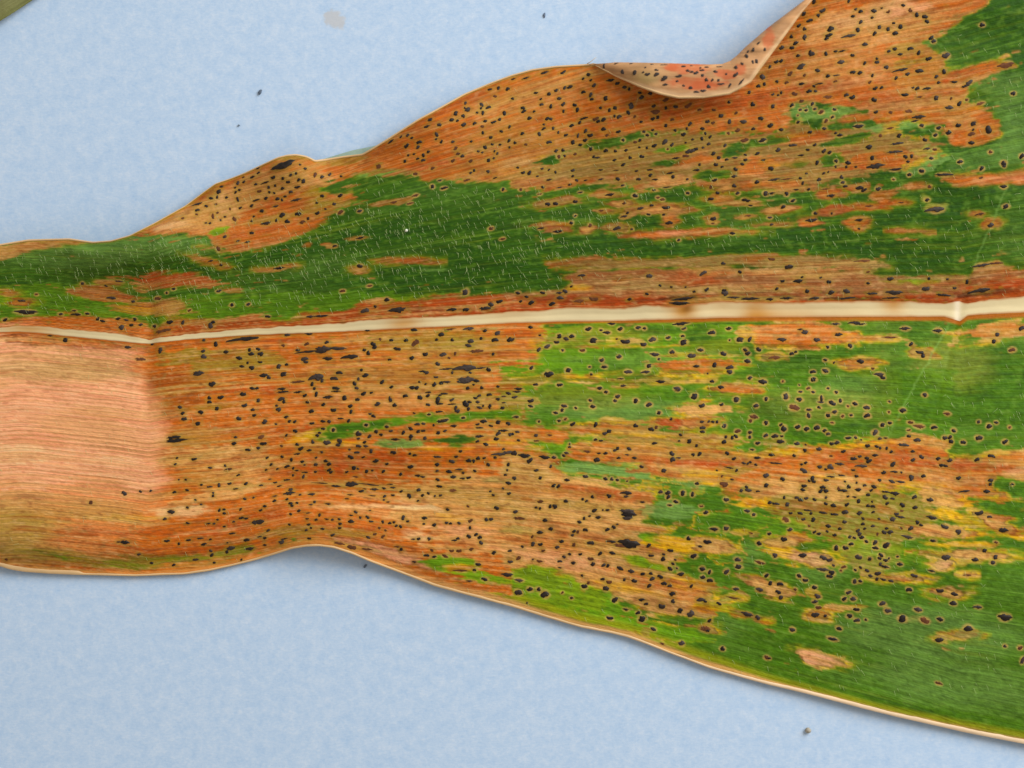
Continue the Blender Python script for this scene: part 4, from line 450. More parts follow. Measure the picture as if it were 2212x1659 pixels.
    dead = 1 - sstep(-0.02, 0.03, c[..., 1] - c[..., 0])
    near = 1 - sstep(6.0, 48.0, np.abs(nec))
    a = (near * dead * 0.6 * sstep(0.35, 0.6, n_fleck))[..., None]
    c = c * (1 - a) + a * (PAL['V'] * .6 + PAL['G'] * .4)
    a = (near * (1 - dead) * 0.6 * sstep(0.42, 0.66, -n_fleck))[..., None]
    c = c * (1 - a) + a * (PAL['S'] * .6 + PAL['O'] * .4)

    dead = 1 - sstep(-0.02, 0.03, c[..., 1] - c[..., 0])
    n_lane = fbm(gx / 260.0, LAB / 6.0, 18, 3)
    n_hair = fbm(gx / 300.0, LAB / 1.8, 19, 2)
    # dead tissue: rust, straw and dark streaks along the veins
    r = (dead * 0.6 * sstep(0.05, 0.6, n_mid + .3 * n_iso))[..., None]
    c = c * (1 - r) + r * (PAL['R'] * 0.55 + PAL['N'] * 0.45)
    t = (dead * 0.5 * sstep(0.1, 0.6, n_lane + 0.35 * n_fine))[..., None]
    c = c * (1 - t) + t * (PAL['T'] * 0.75 + PAL['W'] * 0.25)
    o = (dead * 0.55 * sstep(0.05, 0.6, n_big + 0.5 * n_lane))[..., None]
    c = c * (1 - o) + o * (PAL['V'] * 0.6 + PAL['T'] * .4)
    s = (dead * 0.55 * sstep(0.25, 0.7, n_fine - .3 * n_lane) * sstep(-0.6, 0.3, n_iso))[..., None]
    c = c * (1 - s) + s * PAL['N'] * 0.62
    w = (dead * 0.32 * sstep(0.2, 0.7, -n_hair))[..., None]
    c = c * (1 - w) + w * (PAL['W'] * .55 + PAL['T'] * .45)
    s = (dead * 0.4 * sstep(0.3, 0.75, n_hair))[..., None]
    c = c * (1 - s) + s * PAL['N'] * 0.7
    n_f2 = fbm(gx / 17.0, LAB / 4.5, 37, 2)
    n_f3 = fbm(gx / 12.0, LAB / 5.5, 38, 2)
    a = (dead * .50 * sstep(.28, .60, n_f2))[..., None]
    c = c * (1 - a) + a * lin((142, 74, 30))
    a = (dead * .30 * sstep(.30, .62, -n_f2))[..., None]
    c = c * (1 - a) + a * lin((232, 186, 128))
    a = (dead * .35 * sstep(.32, .62, n_f3))[..., None]
    c = c * (1 - a) + a * PAL['S']
    # dead tissue of the upper half mixed towards brown
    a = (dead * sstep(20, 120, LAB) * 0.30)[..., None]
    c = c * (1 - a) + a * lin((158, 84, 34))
    # green tissue: narrow paler and darker lanes
    g = 1 - dead
    c *= (1 + g * (0.14 * n_fine + 0.16 * n_mid + .10 * n_hair) + dead * (0.10 * n_speck + .08 * n_pepper) + g * (0.16 * n_speck + .20 * n_pepper))[..., None]
    a = (g * .34 * sstep(.28, .6, n_f3))[..., None]
    c = c * (1 - a) + a * (PAL['L'] * .6 + PAL['B'] * .4)
    a = (g * .30 * sstep(.28, .6, -n_f3))[..., None]
    c = c * (1 - a) + a * PAL['D'] * .6
    a = (g * 0.30 * sstep(0.25, 0.7, n_pepper + .4 * n_lane))[..., None]
    c = c * (1 - a) + a * (PAL['L'] * .7 + PAL['H'] * .3)
    a = (g * 0.35 * sstep(0.2, 0.8, n_lane))[..., None]
    c = c * (1 - a) + a * (PAL['B'] * .5 + PAL['V'] * .5)

    # main lateral veins: thin pale lines; minor veins: faint ribbing
    lane = LAB + 1.2 * fbm(gx / 160.0, LAB / 20.0, 21, 2)
    for spacing, width, str_g, str_d in ((47.0, 1.5, 0.55, 0.16), (11.6, 1.5, 0.13, 0.12)):
        dist = np.abs((lane / spacing) - np.round(lane / spacing)) * spacing
        line = (1 - sstep(0.4, 1.0, dist / width)) * sstep(-0.8, 0.3, n_big)
        a = (line * (g * str_g + dead * str_d))[..., None]
        c = c * (1 - a) + a * (g[..., None] * (0.5 * PAL['B'] + 0.5 * PAL['L']) + dead[..., None] * PAL['W'])
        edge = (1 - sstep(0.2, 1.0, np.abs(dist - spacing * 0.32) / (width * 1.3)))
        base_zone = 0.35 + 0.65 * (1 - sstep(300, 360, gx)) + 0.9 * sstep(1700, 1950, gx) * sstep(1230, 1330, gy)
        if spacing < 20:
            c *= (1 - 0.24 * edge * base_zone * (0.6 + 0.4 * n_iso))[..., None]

    rib = np.sin(2 * np.pi * (lane / 5.8)) * (0.6 + 0.6 * n_iso) + 0.6 * np.sin(2 * np.pi * lane / 3.9 + 2 * n_mid)
    c *= (1 + (0.055 + 0.05 * (1 - sstep(300, 360, gx))) * rib)[..., None]

    # margins: dried tan rim
    bt = gy - curve(TOPS, gx)
    bb = curve(BOTS, gx) - gy
    wid = np.interp(gx, [-420, 300, 640, 700, 900, 1106, 1300, 1550, 1700, 1900, 2100, 2400], [9, 10, 12, 20, 20, 18, 17, 18, 12, 11, 14, 15])
    a = (1 - sstep(0.55, 1.1, bb / wid + 0.25 * n_edge))[..., None] * 0.9
    rimc = sstep(700, 1000, gx)[..., None]
    rimc = rimc * (0.60 * PAL['T'] + 0.30 * PAL['M'] + .1 * PAL['W']) + (1 - rimc) * (PAL['T'] * .5 + PAL['O'] * .5)
    c = c * (1 - a) + a * rimc * (1 + 0.25 * n_fine[..., None])
    yb = (sstep(0.6, 1.1, bb / wid) * (1 - sstep(1.2, 2.2, bb / wid)) * g * 0.45 * sstep(950, 1050, gx))[..., None]
    c = c * (1 - yb) + yb * (PAL['Y'] * .5 + PAL['B'] * .5)
    a = (1 - sstep(0.5, 1.2, bt / 5.0))[..., None] * 0.7 * (1 - sstep(1300, 1320, gx))[..., None]
    c = c * (1 - a) + a * PAL['V']
    # orange flank under the midrib
    mb = gy - curve(MB, gx)
    wo = np.interp(gx, [300, 900, 1300, 1500, 2050, 2400], [4, 5, 5, 9, 11, 14])
    a = (sstep(-2, 0, mb) * (1 - sstep(0.5, 1.1, mb / wo + .15 * n_edge)))[..., None] * 0.85
    c = c * (1 - a) + a * (PAL['N'] * .7 + PAL['O'] * .3)
    # weathered scratches by the second crease
    cr = np.abs(gx - 2056 + 0.55 * (gy - 690) + 6 * n_iso)
    a = ((1 - sstep(0.5, 3.5, cr)) * sstep(690, 720, gy) * (1 - sstep(880, 990, gy)) * 0.5)[..., None]
    c = c * (1 - a) + a * PAL['L'] * 1.3
    cr = np.abs(gx - 2110 - 0.42 * (560 - gy) + 4 * n_iso)
    a = ((1 - sstep(0.5, 3.5, cr)) * sstep(380, 430, gy) * (1 - sstep(560, 590, gy)) * 0.45)[..., None]
    c = c * (1 - a) + a * PAL['L'] * 1.2

    # pale ring of leaf tissue round each spot
    for (x, y, rx, ry, br, sl_) in spots:
        R = max(rx, ry) * 2.2 + 3
        a0, a1 = max(0, int((y - R - GY0) / STEP)), min(NY, int((y + R - GY0) / STEP) + 2)
        b0, b1 = max(0, int((x - R - GX0) / STEP)), min(NX, int((x + R - GX0) / STEP) + 2)
        if a1 <= a0 or b1 <= b0:
            continue
        w_ = np.s_[a0:a1, b0:b1]
        ux = (gx[w_] - x) + sl_ * (gy[w_] - y)
        uy = (gy[w_] - y) - sl_ * (gx[w_] - x)
        q = np.sqrt((ux / (rx * 1.05 + 2.2)) ** 2 + (uy / (ry * 1.05 + 1.8)) ** 2) + 0.22 * n_edge2[w_] + .12 * n_speck[w_]
        gl = sstep(-0.01, 0.03, c[w_][..., 1] - c[w_][..., 0])
        a = ((1 - sstep(0.8, 1.25 + .5 * (1 - gl), q)) * (0.34 + 0.24 * gl))[..., None]
        ring = gl[..., None] * (PAL['T'] * 0.55 + PAL['H'] * 0.25 + PAL['W'] * .2) + (1 - gl[..., None]) * (PAL['V'] * .7 + PAL['S'] * .3)
        c[w_] = c[w_] * (1 - a) + a * ring
        a = ((1 - sstep(0.5, 0.8, q)) * 0.45)[..., None]
        c[w_] = c[w_] * (1 - a) + a * PAL['N'] * (0.75 if not br else 1.0)
    # base of the blade: salmon tissue, plus painted brightness for its tilt to light
    bow = gx - (26 * np.sin(np.clip((gy - 800) / 360.0, 0, 1.3) * np.pi) - 26 * gauss((gy - 785) / 45.0)) + 16 * n_iso + 10 * n_edge
    a = ((1 - sstep(292, 352, bow)) * sstep(740, 770, gy) * (1 - sstep(1020, 1120, gy)) * (0.46 - .26 * gauss((gy - 800) / 40.0)))[..., None]
    c = c * (1 - a) + a * PAL['P'] * (1 + .10 * rib + .08 * n_pepper)[..., None]
    d_ = np.abs((lane / 10.4) - np.round(lane / 10.4))
    a = (sstep(.28, .46, d_) * (1 - sstep(300, 350, bow)) * sstep(735, 760, gy) * (.5 + .3 * n_mid) * (1 - .5 * sstep(1050, 1150, gy)))[..., None]
    c = c * (1 - a) + a * lin((176, 128, 70))
    lum = c @ np.array([.3, .6, .1], np.float32)
    c = c * (np.clip(lum, .02, 1) / 0.26)[..., None] ** 0.25
    lum = (c @ np.array([.3, .6, .1], np.float32))[..., None]
    c = lum + (c - lum) * 1.06
    return np.clip(c, 0.003, 0.95)


def sample(img, x, y):
    fx = np.clip((x - GX0) / STEP, 0, NX - 1.001)
    fy = np.clip((y - GY0) / STEP, 0, NY - 1.001)
    ix = fx.astype(int)
    iy = fy.astype(int)
    fx = (fx - ix)
    fy = (fy - iy)
    if img.ndim == 3:
        fx, fy = fx[..., None], fy[..., None]
    return (img[iy, ix] * (1 - fx) + img[iy, ix + 1] * fx) * (1 - fy) + (img[iy + 1, ix] * (1 - fx) + img[iy + 1, ix + 1] * fx) * fy


# spots in picture units, kept on the blade and off the midrib
spots = []
for ox, oy, sc, lst in SPOT_TILES:
    for s in lst:
        x, y, rx = ox + s[0] * sc, oy + s[1] * sc, s[2] * sc
        ry = (s[3] if len(s) > 3 else s[2] * 0.88) * sc
        br = len(s) > 4
        if not (curve(TOPS, x) + 2 < y < curve(BOTS, x) - 3):
            continue
        if 1 < y - curve(MT, x) < curve(MB, x) - curve(MT, x) - 1:
            continue
        sl_ = float(SLOPE[int((y - GY0) / STEP), int((x - GX0) / STEP)])
        spots.append((x, y, rx, ry, br, sl_))

# ------------------------------------------------------------------ materials
def new_material(name):
    m = bpy.data.materials.new(name)
    m.use_nodes = True
    nt = m.node_tree
    return m, nt.nodes, nt.links, nt.nodes['Principled BSDF']


def node(nodes, kind, **kw):
    n = nodes.new(kind)
    for k, v in kw.items():
        setattr(n, k, v)
    return n


def make_blade_material(name, rough=0.5, spec=0.35, bump=0.5):
    """colour from the blade's own tissue map, finer grain and ribbing from noise that follows the veins"""
    m, N, Lk, bsdf = new_material(name)
    col = node(N, 'ShaderNodeAttribute', attribute_name='tissue')
    vein = node(N, 'ShaderNodeAttribute', attribute_name='vein')
    stretch = node(N, 'ShaderNodeVectorMath', operation='MULTIPLY')
    stretch.inputs[1].default_value = (0.006, 0.45, 1)
    Lk.new(vein.outputs['Vector'], stretch.inputs[0])
    nz = node(N, 'ShaderNodeTexNoise')
    nz.inputs['Scale'].default_value = 1.0
    nz.inputs['Detail'].default_value = 4.0
    nz.inputs['Roughness'].default_value = 0.65
    Lk.new(stretch.outputs[0], nz.inputs['Vector'])
    ramp = node(N, 'ShaderNodeMapRange')
    ramp.inputs['From Min'].default_value = 0.25
    ramp.inputs['From Max'].default_value = 0.75
    ramp.inputs['To Min'].default_value = 0.72
    ramp.inputs['To Max'].default_value = 1.28
    Lk.new(nz.outputs['Fac'], ramp.inputs['Value'])
    mul = node(N, 'ShaderNodeVectorMath', operation='SCALE')
    Lk.new(col.outputs['Color'], mul.inputs[0])
    Lk.new(ramp.outputs['Result'], mul.inputs['Scale'])
    Lk.new(mul.outputs[0], bsdf.inputs['Base Color'])
    # ribbing: one rib for every minor vein
    sep = node(N, 'ShaderNodeSeparateXYZ')
    Lk.new(vein.outputs['Vector'], sep.inputs[0])
    rib = node(N, 'ShaderNodeMath', operation='MULTIPLY')
    rib.inputs[1].default_value = 2 * math.pi / 11.6
    Lk.new(sep.outputs['Y'], rib.inputs[0])
    sn = node(N, 'ShaderNodeMath', operation='SINE')
    Lk.new(rib.outputs[0], sn.inputs[0])
    grain = node(N, 'ShaderNodeTexNoise')
    grain.inputs['Scale'].default_value = 1.0
    grain.inputs['Detail'].default_value = 3.0
    st2 = node(N, 'ShaderNodeVectorMath', operation='MULTIPLY')
    st2.inputs[1].default_value = (0.09, 0.22, 1)
    Lk.new(vein.outputs['Vector'], st2.inputs[0])
    Lk.new(st2.outputs[0], grain.inputs['Vector'])
    h1 = node(N, 'ShaderNodeMath', operation='MULTIPLY_ADD')
    h1.inputs[1].default_value = 0.16
    Lk.new(sn.outputs[0], h1.inputs[0])
    Lk.new(grain.outputs['Fac'], h1.inputs[2])
    h2 = node(N, 'ShaderNodeMath', operation='MULTIPLY_ADD')
    h2.inputs[1].default_value = 0.6
    Lk.new(nz.outputs['Fac'], h2.inputs[0])
    Lk.new(h1.outputs[0], h2.inputs[2])
    bp = node(N, 'ShaderNodeBump')
    bp.inputs['Strength'].default_value = bump
    bp.inputs['Distance'].default_value = 0.00022
    Lk.new(h2.outputs[0], bp.inputs['Height'])
    Lk.new(bp.outputs['Normal'], bsdf.inputs['Normal'])
    bsdf.inputs['Roughness'].default_value = rough
    bsdf.inputs['Specular IOR Level'].default_value = spec
    return m


def plain_material(name, srgb, rough=0.6, spec=0.3, var=0.0, scale=900.0, bump=0.0, per_object=0.0):
    m, N, Lk, bsdf = new_material(name)
    c = lin(srgb)
    bsdf.inputs['Roughness'].default_value = rough
    bsdf.inputs['Specular IOR Level'].default_value = spec
    tc = node(N, 'ShaderNodeNewGeometry')
    nz = node(N, 'ShaderNodeTexNoise')
    nz.inputs['Scale'].default_value = scale
    nz.inputs['Detail'].default_value = 3.0
    Lk.new(tc.outputs['Position'], nz.inputs['Vector'])
    mr = node(N, 'ShaderNodeMapRange')
    mr.inputs['From Min'].default_value = 0.3
    mr.inputs['From Max'].default_value = 0.7
    mr.inputs['To Min'].default_value = 1 - var
    mr.inputs['To Max'].default_value = 1 + var
    Lk.new(nz.outputs['Fac'], mr.inputs['Value'])
    sc = node(N, 'ShaderNodeVectorMath', operation='SCALE')
    sc.inputs[0].default_value = c
    if per_object:
        oi = node(N, 'ShaderNodeObjectInfo')
        pm = node(N, 'ShaderNodeMapRange')
        pm.inputs['To Min'].default_value = 1 - per_object
        pm.inputs['To Max'].default_value = 1 + per_object
        Lk.new(oi.outputs['Random'], pm.inputs['Value'])
        mm = node(N, 'ShaderNodeMath', operation='MULTIPLY')
        Lk.new(pm.outputs['Result'], mm.inputs[0])
        Lk.new(mr.outputs['Result'], mm.inputs[1])
        Lk.new(mm.outputs[0], sc.inputs['Scale'])
    else:
        Lk.new(mr.outputs['Result'], sc.inputs['Scale'])
    Lk.new(sc.outputs[0], bsdf.inputs['Base Color'])
    if bump:
        bp = node(N, 'ShaderNodeBump')
        bp.inputs['Strength'].default_value = bump
        bp.inputs['Distance'].default_value = 0.0001
        Lk.new(nz.outputs['Fac'], bp.inputs['Height'])
        Lk.new(bp.outputs['Normal'], bsdf.inputs['Normal'])
    return m


def tissue_material(name, rough=0.6, spec=0.3, bump=0.25, scale=2500.0):
    m, N, Lk, bsdf = new_material(name)
    col = node(N, 'ShaderNodeAttribute', attribute_name='tissue')
    Lk.new(col.outputs['Color'], bsdf.inputs['Base Color'])
    geo = node(N, 'ShaderNodeNewGeometry')
    nz = node(N, 'ShaderNodeTexNoise')
    nz.inputs['Scale'].default_value = scale
    nz.inputs['Detail'].default_value = 3.0
    Lk.new(geo.outputs['Position'], nz.inputs['Vector'])
    bp = node(N, 'ShaderNodeBump')
    bp.inputs['Strength'].default_value = bump
    bp.inputs['Distance'].default_value = 0.0001
    Lk.new(nz.outputs['Fac'], bp.inputs['Height'])
    Lk.new(bp.outputs['Normal'], bsdf.inputs['Normal'])
    bsdf.inputs['Roughness'].default_value = rough
    bsdf.inputs['Specular IOR Level'].default_value = spec
    return m


# ------------------------------------------------------------------ mesh helpers
def grid_mesh(name, X, Y, Z, colours=None, labels=None, px=None):
    """smooth sheet from 2-D arrays of world coordinates"""
    nr, nc = X.shape
    co = np.stack([X, Y, Z], -1).reshape(-1, 3).astype(np.float32)
    i = np.arange(nr * nc, dtype=np.int32).reshape(nr, nc)
    q = np.stack([i[:-1, :-1], i[1:, :-1], i[1:, 1:], i[:-1, 1:]], -1).reshape(-1, 4)
    me = bpy.data.meshes.new(name)
    me.vertices.add(len(co))
    me.vertices.foreach_set('co', co.ravel())
    me.loops.add(q.size)
    me.loops.foreach_set('vertex_index', q.ravel())
    me.polygons.add(len(q))
    me.polygons.foreach_set('loop_start', np.arange(0, q.size, 4, dtype=np.int32))
    me.update(calc_edges=True)
    me.polygons.foreach_set('use_smooth', np.ones(len(q), bool))
    if colours is not None:
        at = me.attributes.new('tissue', 'FLOAT_COLOR', 'POINT')
        rgba = np.ones((len(co), 4), np.float32)
        rgba[:, :3] = colours.reshape(-1, 3)
        at.data.foreach_set('color', rgba.ravel())
    if labels is not None:
        at = me.attributes.new('vein', 'FLOAT_VECTOR', 'POINT')
        v = np.stack([px.ravel(), labels.ravel(), np.zeros(len(co))], -1).astype(np.float32)
        at.data.foreach_set('vector', v.ravel())
    return me


def mesh_from(name, verts, faces, smooth=True):
    me = bpy.data.meshes.new(name)
    me.from_pydata([tuple(map(float, v)) for v in verts], [], faces)
    me.update()
    if smooth:
        me.polygons.foreach_set('use_smooth', np.ones(len(me.polygons), bool))
    return me


def add(name, me, mat, parent=None, loc=None):
    o = bpy.data.objects.new(name, me)
    if mat is not None and me is not None and not me.materials:
        me.materials.append(mat)
    COL.objects.link(o)
    if parent is not None:
        o.parent = parent
    if loc is not None:
        o.location = loc
    return o


def tag(o, label, category=None, kind=None, group=None):
    if label:
        o['label'] = label
    if category:
        o['category'] = category
    if kind:
        o['kind'] = kind
    if group:
        o['group'] = group
    return o


# ------------------------------------------------------------------ the sheet of blue paper
def make_paper():
    m, N, Lk, bsdf = new_material('blue_paper')
    geo = node(N, 'ShaderNodeNewGeometry')
    # clouded pulp, two sizes
    n1 = node(N, 'ShaderNodeTexNoise')
    n1.inputs['Scale'].default_value = 650.0
    n1.inputs['Detail'].default_value = 6.0
    n1.inputs['Roughness'].default_value = 0.72
    n2 = node(N, 'ShaderNodeTexNoise')
    n2.inputs['Scale'].default_value = 2100.0
    n2.inputs['Detail'].default_value = 4.0
    n2.inputs['Roughness'].default_value = 0.7
    # fibres: noise drawn out along two directions
    for n in (n1, n2):
        Lk.new(geo.outputs['Position'], n.inputs['Vector'])
    fibres = []
    for ang in (1.0, -0.45):
        mp = node(N, 'ShaderNodeMapping')
        mp.inputs['Rotation'].default_value = (0, 0, ang)
        mp.inputs['Scale'].default_value = (1500, 4600, 1)
        Lk.new(geo.outputs['Position'], mp.inputs['Vector'])
        n = node(N, 'ShaderNodeTexNoise')
        n.inputs['Scale'].default_value = 1.0
        n.inputs['Detail'].default_value = 3.0
        Lk.new(mp.outputs[0], n.inputs['Vector'])
        fibres.append(n)
    fs = node(N, 'ShaderNodeMath', operation='ADD')
    Lk.new(fibres[0].outputs['Fac'], fs.inputs[0])
    Lk.new(fibres[1].outputs['Fac'], fs.inputs[1])
    mix1 = node(N, 'ShaderNodeMath', operation='MULTIPLY_ADD')
    mix1.inputs[1].default_value = 0.55
    Lk.new(n2.outputs['Fac'], mix1.inputs[0])
    Lk.new(n1.outputs['Fac'], mix1.inputs[2])
    mix2 = node(N, 'ShaderNodeMath', operation='MULTIPLY_ADD')
    mix2.inputs[1].default_value = 0.3
    Lk.new(fs.outputs[0], mix2.inputs[0])
    Lk.new(mix1.outputs[0], mix2.inputs[2])
    ramp = node(N, 'ShaderNodeValToRGB')
    mr = node(N, 'ShaderNodeMapRange')
    mr.inputs['From Min'].default_value = 0.70
    mr.inputs['From Max'].default_value = 1.45
    Lk.new(mix2.outputs[0], mr.inputs['Value'])
    Lk.new(mr.outputs['Result'], ramp.inputs['Fac'])
    e = ramp.color_ramp.elements
    e[0].position, e[0].color = 0.0, (*lin((170, 198, 229)), 1)
    e[1].position, e[1].color = 1.0, (*lin((213, 224, 238)), 1)
    mid = ramp.color_ramp.elements.new(0.5)
    mid.color = (*lin((191, 211, 234)), 1)
    # the beige smudge: a stain of its own shape near the upper edge of the sheet
    sx, sy, _ = world_pt(722, 42, 0)
    sub = node(N, 'ShaderNodeVectorMath', operation='SUBTRACT')
    sub.inputs[1].default_value = (float(sx), float(sy), 0)
    wob = node(N, 'ShaderNodeVectorMath', operation='SCALE')
    nv = node(N, 'ShaderNodeTexNoise')
    nv.inputs['Scale'].default_value = 800.0
    Lk.new(geo.outputs['Position'], nv.inputs['Vector'])
    ctr = node(N, 'ShaderNodeVectorMath', operation='SUBTRACT')
    ctr.inputs[1].default_value = (0.5, 0.5, 0.5)
    Lk.new(nv.outputs['Color'], ctr.inputs[0])
    wob.inputs['Scale'].default_value = 0.0034
    Lk.new(ctr.outputs[0], wob.inputs[0])
    Lk.new(geo.outputs['Position'], sub.inputs[0])
    ad = node(N, 'ShaderNodeVectorMath', operation='ADD')
    Lk.new(sub.outputs[0], ad.inputs[0])
    Lk.new(wob.outputs[0], ad.inputs[1])
    sq = node(N, 'ShaderNodeVectorMath', operation='MULTIPLY')
    sq.inputs[1].default_value = (1.0, 0.85, 0)
    Lk.new(ad.outputs[0], sq.inputs[0])
    ln = node(N, 'ShaderNodeVectorMath', operation='LENGTH')
    Lk.new(sq.outputs[0], ln.inputs[0])
    sm = node(N, 'ShaderNodeMapRange', interpolation_type='SMOOTHSTEP')
    sm.inputs['From Min'].default_value = 0.0007
    sm.inputs['From Max'].default_value = 0.0015
    sm.inputs['To Min'].default_value = 0.65
    sm.inputs['To Max'].default_value = 0.0
    Lk.new(ln.outputs['Value'], sm.inputs['Value'])
    mx = node(N, 'ShaderNodeMix', data_type='RGBA')
    Lk.new(sm.outputs['Result'], mx.inputs['Factor'])
    Lk.new(ramp.outputs['Color'], mx.inputs['A'])
    mx.inputs['B'].default_value = (*lin((198, 192, 186)), 1)
    Lk.new(mx.outputs['Result'], bsdf.inputs['Base Color'])
    bp = node(N, 'ShaderNodeBump')
    bp.inputs['Strength'].default_value = 0.16
    bp.inputs['Distance'].default_value = 0.00010
    Lk.new(mix2.outputs[0], bp.inputs['Height'])
    Lk.new(bp.outputs['Normal'], bsdf.inputs['Normal'])
    bsdf.inputs['Roughness'].default_value = 0.85
    bsdf.inputs['Specular IOR Level'].default_value = 0.15
    # a slightly uneven sheet with a real thickness
    xs = np.linspace(-0.21, 0.21, 61)
    ys = np.linspace(0.15, -0.15, 45)
    X, Y = np.meshgrid(xs, ys)
    Z = -0.00025 + 0.00012 * fbm(X / 0.05, Y / 0.05, 51, 2)
    me = grid_mesh('blue_paper', X, Y, Z)
    o = add('blue_paper', me, m)
    so = o.modifiers.new('thickness', 'SOLIDIFY')
    so.thickness = 0.0003
    so.offset = -1
    tag(o, 'pale blue mottled paper sheet lying under the spotted leaf', kind='structure')
    return o


make_paper()

# ------------------------------------------------------------------ the diseased maize leaf
leaf = bpy.data.objects.new('maize_leaf', None)
leaf.empty_display_size = 0.01
COL.objects.link(leaf)
tag(leaf, 'broad maize leaf, half green half orange brown, peppered with black tar spots', 'leaf')

colours = blade_colours(spots)


def make_blade():
    us = np.arange(-420, 2400.1, 2.3)
    rows = 620
    t = curve(TOPS, us)
    b = curve(BOTS, us)
    v = np.linspace(0, 1, rows)[:, None]
    PX = np.repeat(us[None, :], rows, 0)
    PY = t[None, :] + (b - t)[None, :] * v
    # tiny nicks along both margins
    PZ = relief(PX, PY)
    lab = vein_label(PX, PY)
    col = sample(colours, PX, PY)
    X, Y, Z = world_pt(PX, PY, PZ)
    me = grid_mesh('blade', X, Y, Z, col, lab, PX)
    return add('blade', me, make_blade_material('blade_tissue', 0.55, 0.13, 0.55), leaf)


make_blade()


def strip(name, xs, y0, y1, lift, profile, colour_fn, mat, parent, nacross=9, zfun=None):
    """a raised band between two edges y0(x), y1(x); profile(t) gives its section"""
    t = np.linspace(0, 1, nacross)[:, None]
    PX = np.repeat(xs[None, :], nacross, 0)
    PY = y0[None, :] + (y1 - y0)[None, :] * t
    PZ = relief(PX, PY) + lift * profile(t)
    X, Y, Z = world_pt(PX, PY, PZ)
    me = grid_mesh(name, X, Y, Z, colour_fn(PX, PY, t + 0 * PX))
    return add(name, me, mat, parent)


def midrib_colour(px, py, t):
    n = fbm(px / 70.0, py / 9.0, 61, 3)
    c = lin((224, 202, 154)) * (1 + 0.10 * n[..., None]) * np.ones(px.shape + (3,))
    grey = sstep(0.45, 1.0, t)[..., None] * 0.35
    c = c * (1 - grey) + grey * lin((206, 190, 150))
    for x, w, s, off in ((872, 40, .75, .5), (1480, 26, 1.0, .3), (1475, 40, .6, 0.0), (1640, 46, 1.0, 1.0), (1630, 24, .5, .4), (1930, 26, .8, .1), (1720, 60, .5, 1.0), (1560, 30, .35, .1), (60, 60, .7, .5), (1100, 60, .3, 0.0), (1830, 60, .25, 1.0)):
        a = s * gauss((px - x + 8 * n) / w) * (0.35 + 0.65 * gauss((t - off) / 0.5))
        a = np.clip(a, 0, 1)[..., None]
        c = c * (1 - a) + a * lin((196, 132, 48))
    a = 0.6 * gauss((px - 1484) / 12.0)[..., None] * (1 - sstep(.2, .9, t))[..., None]
    c = c * (1 - a) + a * lin((110, 60, 20))
    # browned borders
    e = np.maximum(1 - sstep(0.0, 0.16 + .10 * n, t), sstep(0.84, 1.0, t) * .85)[..., None]
    c = c * (1 - e) + e * lin((178, 104, 46))
    wht = (gauss((px - 2068) / 7.0) * .8)[..., None]
    c = c * (1 - wht) + wht * lin((240, 222, 190))
    return c


xs = np.arange(-420, 2400.1, 3.0)
jag = 2.4 * fbm(xs / 22.0, xs * 0, 63, 3)
strip('midrib', xs, curve(MT, xs) + jag, curve(MB, xs) + 0.3 * jag, 0.00004,
      lambda t: 0.4 + np.sin(np.pi * np.clip(t, 0, 1)) ** 0.4, midrib_colour,
      tissue_material('midrib_tissue', 0.6, 0.15, 0.12, 1500), leaf, 13)


def margin_colour(px, py, t):
    n = fbm(px / 30.0, t * 3.0, 65, 3)[..., None]
    pale = sstep(1100, 1900, px)[..., None] * sstep(800, 1000, py)[..., None]
    return (lin((222, 182, 130)) * (1 - pale) + pale * lin((240, 206, 166))) * (1 + 0.16 * n) * np.ones(px.shape + (3,)) * (1 - 0.1 * t[..., None])


rim_mat = tissue_material('margin_tissue', 0.6, 0.3, 0.2, 2500)
# lower edge: a thickened pale rim; upper edge: thinner
w = np.interp(xs, [-420, 0, 40, 170, 180, 330, 620, 900, 1500, 1700, 2400], [6, 7, 9, 8, 4, 3.6, 3.6, 5.0, 4.2, 7.0, 9.5]) * (1 + 0.25 * fbm(xs / 40.0, xs * 0, 66, 3))
strip('margin', xs, curve(BOTS, xs) - w, curve(BOTS, xs) + 0.9, 0.00009,
      lambda t: 0.35 + np.sin(np.pi * t) ** 0.7, margin_colour, rim_mat, leaf, 7)
xu = np.arange(-420, 1290, 3.0)
w = np.interp(xu, [-420, 160, 300, 450, 640, 700, 800, 1000, 1290], [3, 3, 1.2, 1.6, 2.6, 3.4, 3.4, 2.6, 3.2])
strip('margin', xu, curve(TOPS, xu) - 0.9, curve(TOPS, xu) + w, 0.00009,
      lambda t: 0.35 + np.sin(np.pi * t) ** 0.7, margin_colour, rim_mat, leaf, 7)

# ---- the rolled-over edge: fold line F, free margin E
FOLD = np.array([(1284, 139), (1330, 135), (1440, 137), (1530, 140), (1560, 139), (1578, 132), (1592, 121), (1610, 103), (1660, 60), (1700, 30), (1740, 0), (1800, -55), (1870, -105)], float)
FREE = np.array([(1284, 141), (1328, 164), (1380, 187), (1425, 203), (1466, 212), (1520, 211), (1575, 203), (1600, 190), (1622, 176), (1650, 138), (1690, 84), (1712, 54), (1732, 26), (1790, -42), (1868, -104)], float)


def along(tab, n):
    d = np.r_[0, np.cumsum(np.hypot(*np.diff(tab, axis=0).T))]
    s = np.linspace(0, d[-1], n)
    return np.stack([np.interp(s, d, tab[:, 0]), np.interp(s, d, tab[:, 1])], 1)


